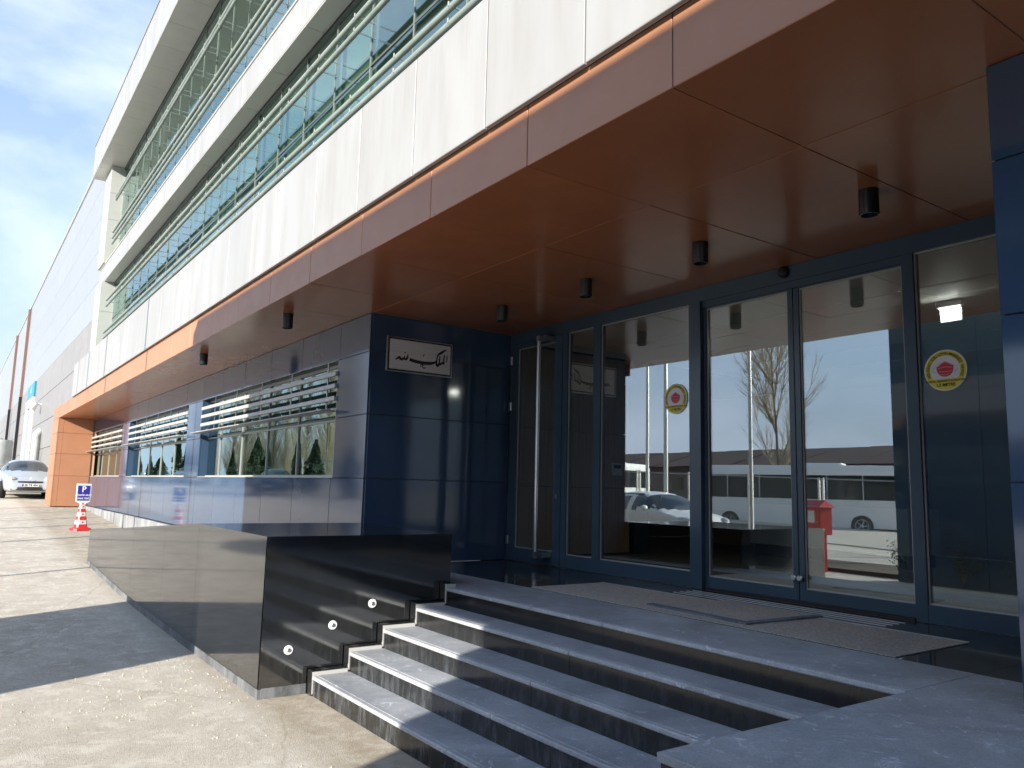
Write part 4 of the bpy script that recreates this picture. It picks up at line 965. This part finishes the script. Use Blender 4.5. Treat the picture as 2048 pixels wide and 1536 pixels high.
def bus(label, loc, rz, L=9.5, W=2.4, H=3.1):
    b_ = thing('coach', label, 'bus', loc, rz, 'white buses parked beyond the fence')
    bm = bmesh.new(); bmesh.ops.create_cube(bm, size=1)
    for v in bm.verts: v.co = Vector((v.co.x*L, v.co.y*W, v.co.z*(H-.4)+H/2+.15))
    bmesh.ops.bevel(bm, geom=[e for e in bm.edges if max(v.co.z for v in e.verts) > H*.6 or abs(e.verts[0].co.z-e.verts[1].co.z) > 1], offset=.22, segments=4, affect='EDGES')
    me = bpy.data.meshes.new('body'); bm.to_mesh(me); bm.free(); me.materials.append(MAT['bus_white']); smooth_angle(link('body', me, b_))
    for s in (1, -1):
        for k in range(6): 
            x0 = -L/2+.35+k*(L-.7)/6
            MB().box(x0+.02, x0+(L-.7)/6-.02, min(s*W/2, s*(W/2+.012)), max(s*W/2, s*(W/2+.012)), 1.55, 2.6).build('side_window', 'bus_glass', b_)
        for xx in (-L*.30, L*.30): wheel(b_, xx, s*(W/2+.01), .45, s)
        for k, mt_ in enumerate(('tail_light', 'black_plastic', 'headlight')):
            MB().lathe([(0, -.03), (.085, -.025), (.1, 0)], 16, 'x').build('rear_lamp', mt_, b_, (-L/2-.001, s*(W/2-.24), 1.15-.25*k))
        MB().lathe([(0, .03), (.13, .025), (.15, 0)], 16, 'x').build('headlight', 'headlight', b_, (L/2, s*(W/2-.35), .85))
    MB().box(-L/2-.012, -L/2+.01, -W/2+.25, W/2-.25, 1.65, 2.75).build('rear_window', 'bus_glass', b_); MB().box(L/2-.01, L/2+.012, -W/2+.22, W/2-.22, 1.3, 2.8).build('windscreen', 'bus_glass', b_)
    MB().box(-L/2-.06, -L/2+.02, -W/2+.1, W/2-.1, .32, .5).build('bumper', 'bus_white', b_)
    bm = bmesh.new(); bmesh.ops.create_cube(bm, size=1)
    for v in bm.verts: v.co = Vector((v.co.x*2.2-L*.1, v.co.y*1.5, v.co.z*.18+H-.02))
    bmesh.ops.bevel(bm, geom=bm.edges[:], offset=.06, segments=2, affect='EDGES'); me = bpy.data.meshes.new('roof_unit'); bm.to_mesh(me); bm.free(); me.materials.append(MAT['bus_white']); link('roof_unit', me, b_)
    return b_
bus('white bus with its rear towards the entrance beyond the fence, nearest the doors', (-22.2, -20.4, 0), R(157))
bus('white bus parked side by side with another beyond the fence, nearer one', (-36.5, -21, 0.4), R(70))
bus('white bus parked side by side with another beyond the fence, farther one', (-40.5, -22.5, 0.6), R(70))

# ------------------------------------------------------------------ yard in front: gate portal, fence, poles, trees, shed
gp = thing('entrance_portal', 'tall navy panel portal standing across the yard in front of the entrance', 'portal', (-4, -4.2, 0))
gm = MB(); gm.box(-8.58, -5.19, -4.38, -4.02, -.1, 6.69); gm.box(-5.19, -1.28, -4.38, -4.02, 3.78, 6.69); gm.box(-1.28, 9.0, -4.38, -4.02, -.1, 6.69)
gm.build('portal_frame', 'joint_navy', gp)
for yf0, yf1 in ((-4.40, -4.382), (-4.018, -4.0)):
    for xa, xb, zlo in ((-8.6, -6.88, 0), (-6.88, -5.17, 0), (-5.17, -3.22, 3.76), (-3.22, -1.3, 3.76), (-1.3, .5, 0), (.5, 2.3, 0), (2.3, 4.1, 0), (4.1, 6, 0), (6, 9, 0)):
        for z0, z1 in ((.02, 1.88), (1.88, 3.76), (3.76, 5.24), (5.24, 6.71)):
            if z0 >= zlo-.01: box('portal_panel', xa+.004, xb-.004, yf0, yf1, z0+.004, z1-.004, 'navy_panel', gp)
box('planting_bed', -12.5, -5.3, -6.6, -4.5, -.02, .10, 'soil', gp)
fn = thing('chain_link_fence', 'chain link fence on paired steel posts across the yard', 'fence', (-25, -10, 0))
fx = [-48+2.6*i for i in range(17)]
for x in fx:
    MB().box(x-.10, x-.04, -10.03, -9.97, gz(x)-.1, gz(x)+2.1).build('post', 'galvanised', fn); MB().box(x+.04, x+.10, -10.03, -9.97, gz(x)-.1, gz(x)+2.1).build('post', 'galvanised', fn)
wm = MB()
x = -48.0
while x < -6.5:
    for s in (1, -1):
        a, b_ = (x, -10.0, gz(x)+.1), (x+1.9*s, -10.0, gz(x)+2.0)
        wm.tube(a, b_, .0035, n=3, cap=False)
    x += .11
wm.tube((-48, -10, gz(-48)+2.02), (-8, -10, gz(-8)+2.02), .02, n=6); wm.tube((-48, -10, gz(-48)+.1), (-8, -10, gz(-8)+.1), .02, n=6)
o = wm.build('wire_mesh', 'wire_mesh', fn); o['kind'] = 'stuff'
rb = thing('hydrant_cabinet', 'red hydrant cabinet with a white notice, standing beside the navy portal', 'cabinet', (-10.55, -4.25, 0.0), R(20))
MB().box(-.32, .32, -.15, .15, .82, 1.42).build('cabinet_body', 'cabinet_red', rb); MB().box(-.12, .12, .151, .156, 1.08, 1.34).build('notice', 'sign_white', rb); MB().box(-.26, -.20, -.05, .05, 0, .82).build('leg', 'cabinet_red', rb); MB().box(.20, .26, -.05, .05, 0, .82).build('leg', 'cabinet_red', rb)
MB().box(-.30, .30, .1505, .153, .85, 1.40).build('door', 'cabinet_red', rb); MB().lathe([(0, .02), (.02, .02), (.02, 0)], 12, 'y').build('latch', 'brushed_steel', rb, (.24, .153, 1.1))
mb = MB(); mb.v = [(-.38, -.22, 1.42), (.38, -.22, 1.42), (.38, .22, 1.42), (-.38, .22, 1.42), (-.30, 0, 1.58), (.30, 0, 1.58)]; mb.f = [(0, 1, 5, 4), (2, 3, 4, 5), (1, 2, 5), (3, 0, 4), (3, 2, 1, 0)]; mb.build('cabinet_roof', 'cabinet_red', rb)
po = None
for (x, y, h_, r_), lb in zip([(-12.2, -4.1, 9.0, .05), (-16.3, -5.5, 8.9, .07), (-18.5, -6.95, 9.3, .06), (-20.4, -7.2, 8.6, .05), (-22.6, -7.4, 8.7, .05), (-24.8, -7.6, 8.7, .05), (-27.2, -7.8, 8.7, .05), (-30.5, -8.0, 8.7, .05)],
        ['slim grey pole nearest the navy portal', 'grey flagpole second from the navy portal', 'grey flagpole third from the navy portal', 'grey flagpole fourth from the navy portal', 'grey flagpole fifth from the navy portal', 'grey flagpole sixth from the navy portal', 'grey flagpole seventh from the navy portal', 'grey flagpole farthest from the navy portal']):
    p_ = thing('flagpole', lb, 'pole', (x, y, gz(x)), group='poles along the yard')
    MB().tube((x, y, gz(x)-.1), (x, y, gz(x)+h_), r_, r_*.7, 10).build('shaft', 'galvanised', p_); MB().lathe([(.16, 0), (.16, .03), (0, .03)], 12).build('base_plate', 'galvanised', p_, (x, y, gz(x)))
    MB().lathe([(0, .1), (.05, .05), (.04, 0)], 10).build('finial', 'galvanised', p_, (x, y, gz(x)+h_))
shd = thing('long_shed', 'long low shed with rusty brown roof beyond the buses', 'shed', (-45, -52, 0))
MB().box(-95, -14, -60, -46, -.2, 4.3).build('shed_walls', 'shed_wall', shd)
for i in range(27):
    xa = -96+i*3.08; mb = MB(); j = rng.uniform(-.04, .04)
    mb.v = [(xa, -45.3, 4.25+j), (xa+3.06, -45.3, 4.25+j), (xa+3.06, -53, 6.1+j), (xa, -53, 6.1+j), (xa, -60.7, 4.25+j), (xa+3.06, -60.7, 4.25+j)]; mb.f = [(0, 1, 2, 3), (3, 2, 5, 4)]; mb.build('roof_sheet', 'rusty_roof', shd)
for i in range(12): box('shed_window', -90+i*6, -88.6+i*6, -46.0, -45.97, 2.0, 3.2, 'bus_glass', shd)
# bare trees
def bare_mesh(seed, h, spread, nb, upright, tf=.46):
    rg = random.Random(seed); mb = MB(); tw = MB()
    def grow(p, d, ln, r_, lev):
        n_ = 4; q = p
        for i in range(n_):
            d = (d+Vector((rg.uniform(-.10, .10), rg.uniform(-.10, .10), rg.uniform(-.02, .10)*upright))).normalized(); q2 = q+d*ln/n_
            (mb if lev < 2 else tw).tube(q, q2, r_*(1-.2*i), r_*(1-.2*(i+1))+.002, 6 if lev == 0 else 3, cap=False)
            if lev < 3:
                for _ in range(nb[lev] if i > 0 or lev else nb[lev]//2):
                    a = rg.uniform(0, 6.28); sd = Vector((math.cos(a), math.sin(a), 0))
                    dd = (d*upright+sd*spread*rg.uniform(.6, 1.2)).normalized()
                    grow(q+(q2-q)*rg.random(), dd, ln*rg.uniform(.38, .62)*(1-.12*i), r_*tf, lev+1)
            q = q2
    grow(Vector((0, 0, -.1)), Vector((0, 0, 1)), h, h*.010, 0)
    return mb, tw
def poplar_mesh(seed, h):
    rg = random.Random(seed); mb = MB(); tw = MB()
    for i in range(6): mb.tube((0, 0, h*i/6-.1), (0, 0, h*(i+1)/6-.1), .13*(1-i/6)+.01, .13*(1-(i+1)/6)+.01, 6, cap=False)
    for i in range(260):
        z0 = h*(.015+.9*rg.random()**1.5); a = rg.uniform(0, 6.28); ln = h*.24*(1-.65*z0/h)*rg.uniform(.7, 1.2); d = Vector((math.cos(a)*(.62-.3*z0/h), math.sin(a)*(.62-.3*z0/h), 1)).normalized(); p = Vector((0, 0, z0))
        for k in range(4):
            d = (d+Vector((rg.uniform(-.12, .12), rg.uniform(-.12, .12), .12))).normalized(); q = p+d*ln/4; tw.tube(p, q, .018*(1-k/4)+.004, .018*(1-(k+1)/4)+.004, 3, cap=False)
            for _ in range(3):
                b_ = rg.uniform(0, 6.28); e = (d+Vector((math.cos(b_), math.sin(b_), .3))*.5).normalized(); m0 = p+(q-p)*rg.random(); m1 = m0+e*ln*.22; tw.tube(m0, m1, .006, .003, 3, cap=False); tw.tube(m0+(m1-m0)*.5, m0+(m1-m0)*.5+(e+Vector((rg.uniform(-.6, .6), rg.uniform(-.6, .6), .2))).normalized()*ln*.14, .004, .002, 3, cap=False)
            p = q
    return mb, tw
treeb = [bare_mesh(11, 10, .55, (6, 3, 2), 1.0), poplar_mesh(5, 13), poplar_mesh(23, 12)]
def tree_proto(i, nm):
    mb, tw = treeb[i]; return mb, tw
TM = []
for mb, tw in treeb:
    a = bpy.data.meshes.new('trunk'); a.from_pydata([tuple(v) for v in mb.v], [], mb.f); a.materials.append(MAT['bark'])
    c_ = bpy.data.meshes.new('crown'); c_.from_pydata([tuple(v) for v in tw.v], [], tw.f); c_.materials.append(MAT['twig']); TM.append((a, c_))
def bare(i, x, y, s, rz, lb, grp):
    t_ = thing('bare_tree', lb, 'tree', (x, y, gz(x)), rz or .01, grp); t_.scale = (s, s, s); link('trunk', TM[i][0], t_); link('crown', TM[i][1], t_)
bare(0, -29.8, -29.5, 1.12, .4, 'bare spreading tree rising behind the nearest bus', 'bare trees')
PL = ['bare poplar at the near end of the row', 'bare poplar second in the row', 'bare poplar third in the row', 'bare poplar fourth in the row', 'bare poplar fifth in the row', 'bare poplar sixth in the row', 'bare poplar seventh in the row', 'bare poplar eighth in the row', 'bare poplar ninth in the row', 'bare poplar tenth in the row', 'bare poplar eleventh in the row', 'bare poplar twelfth in the row', 'bare poplar thirteenth in the row', 'bare poplar at the far end of the row']
for k in range(14): bare(1+k % 2, -55-k*3.0, -14.5-(k % 4)*2.1, rng.uniform(.85, 1.2), k*1.3, PL[k], 'poplar row')
def conifer_mesh(seed, h, r_):
    rg = random.Random(seed); mb = MB()
    for i in range(3600):
        z_ = rg.random()**.8*h; a_ = rg.uniform(0, 6.28); rad = r_*min(1, (1-z_/h)*1.6+.06)*(.8+.14*math.sin(a_*3+z_*2)+.16*math.sin(a_*5-z_*4.3+seed)); a = a_; q = rad*math.sqrt(rg.uniform(.25, 1))
        p = Vector((q*math.cos(a), q*math.sin(a), z_+.1)); s = rg.uniform(.05, .12); d1 = Vector((rg.uniform(-1, 1), rg.uniform(-1, 1), rg.uniform(.2, 1.4))).normalized()*s; d2 = Vector((rg.uniform(-1, 1), rg.uniform(-1, 1), rg.uniform(-.3, .3))).normalized()*s*.6
        k = len(mb.v); mb.v += [p-d1, p+d2, p+d1, p-d2]; mb.f.append((k, k+1, k+2, k+3))
    me = bpy.data.meshes.new('crown'); me.from_pydata([tuple(v) for v in mb.v], [], mb.f); me.materials.append(MAT['conifer']); return me
CM = [conifer_mesh(1, 3.6, .7), conifer_mesh(2, 3.2, .85), conifer_mesh(3, 4.2, .6)]
tk_ = bpy.data.meshes.new('trunk'); _m = MB().tube((0, 0, -.1), (0, 0, 2.4), .07, .03, 8); tk_.from_pydata([tuple(v) for v in _m.v], [], _m.f); tk_.materials.append(MAT['bark'])
CL = ['first', 'second', 'third', 'fourth', 'fifth', 'sixth', 'seventh', 'eighth', 'ninth', 'tenth', 'eleventh', 'twelfth', 'thirteenth', 'fourteenth']
for k in range(14):
    x = -37-k*4.6+rng.uniform(-.8, .8)
    t_ = thing('cypress_tree', 'dark green cypress by the fence, %s from the entrance end' % CL[k], 'tree', (x, -8.6+rng.uniform(-.8, .8), gz(x)), .3*k+.1, 'cypresses along the fence'); s = rng.uniform(.75, 1.1); t_.scale = (s*rng.uniform(.6, 1.05), s*rng.uniform(.6, 1.05), s*rng.uniform(.7, 1.25))
    link('crown', CM[k % 3], t_); link('trunk', tk_, t_)
def shrub(x, y, lb, seed):
    rg = random.Random(seed); mb = MB(); sm = MB()
    for i in range(9):
        a = rg.uniform(0, 6.28); tip = Vector((.35*math.cos(a), .35*math.sin(a), rg.uniform(.4, .75))); sm.tube((0, 0, 0), tip, .008, .003, 4)
        for j in range(22):
            p = tip*rg.uniform(.35, 1)+Vector((rg.uniform(-.1, .1), rg.uniform(-.1, .1), rg.uniform(-.06, .06))); d1 = Vector((rg.uniform(-1, 1), rg.uniform(-1, 1), rg.uniform(-.2, 1))).normalized()*.035; d2 = d1.orthogonal().normalized()*.014
            k = len(mb.v); mb.v += [p-d1, p+d2, p+d1, p-d2]; mb.f.append((k, k+1, k+2, k+3))
    t_ = thing('shrub', lb, 'shrub', (x, y, .1), .01+seed, 'shrubs at the foot of the portal'); mb.build('foliage', 'shrub_leaf', t_); sm.build('stem', 'bark', t_)
for k, x in enumerate((-8.2, -7.2, -6.2)): shrub(x, -3.7, 'leafy shrub at the foot of the navy portal, %s from its left edge' % CL[k], k+1)
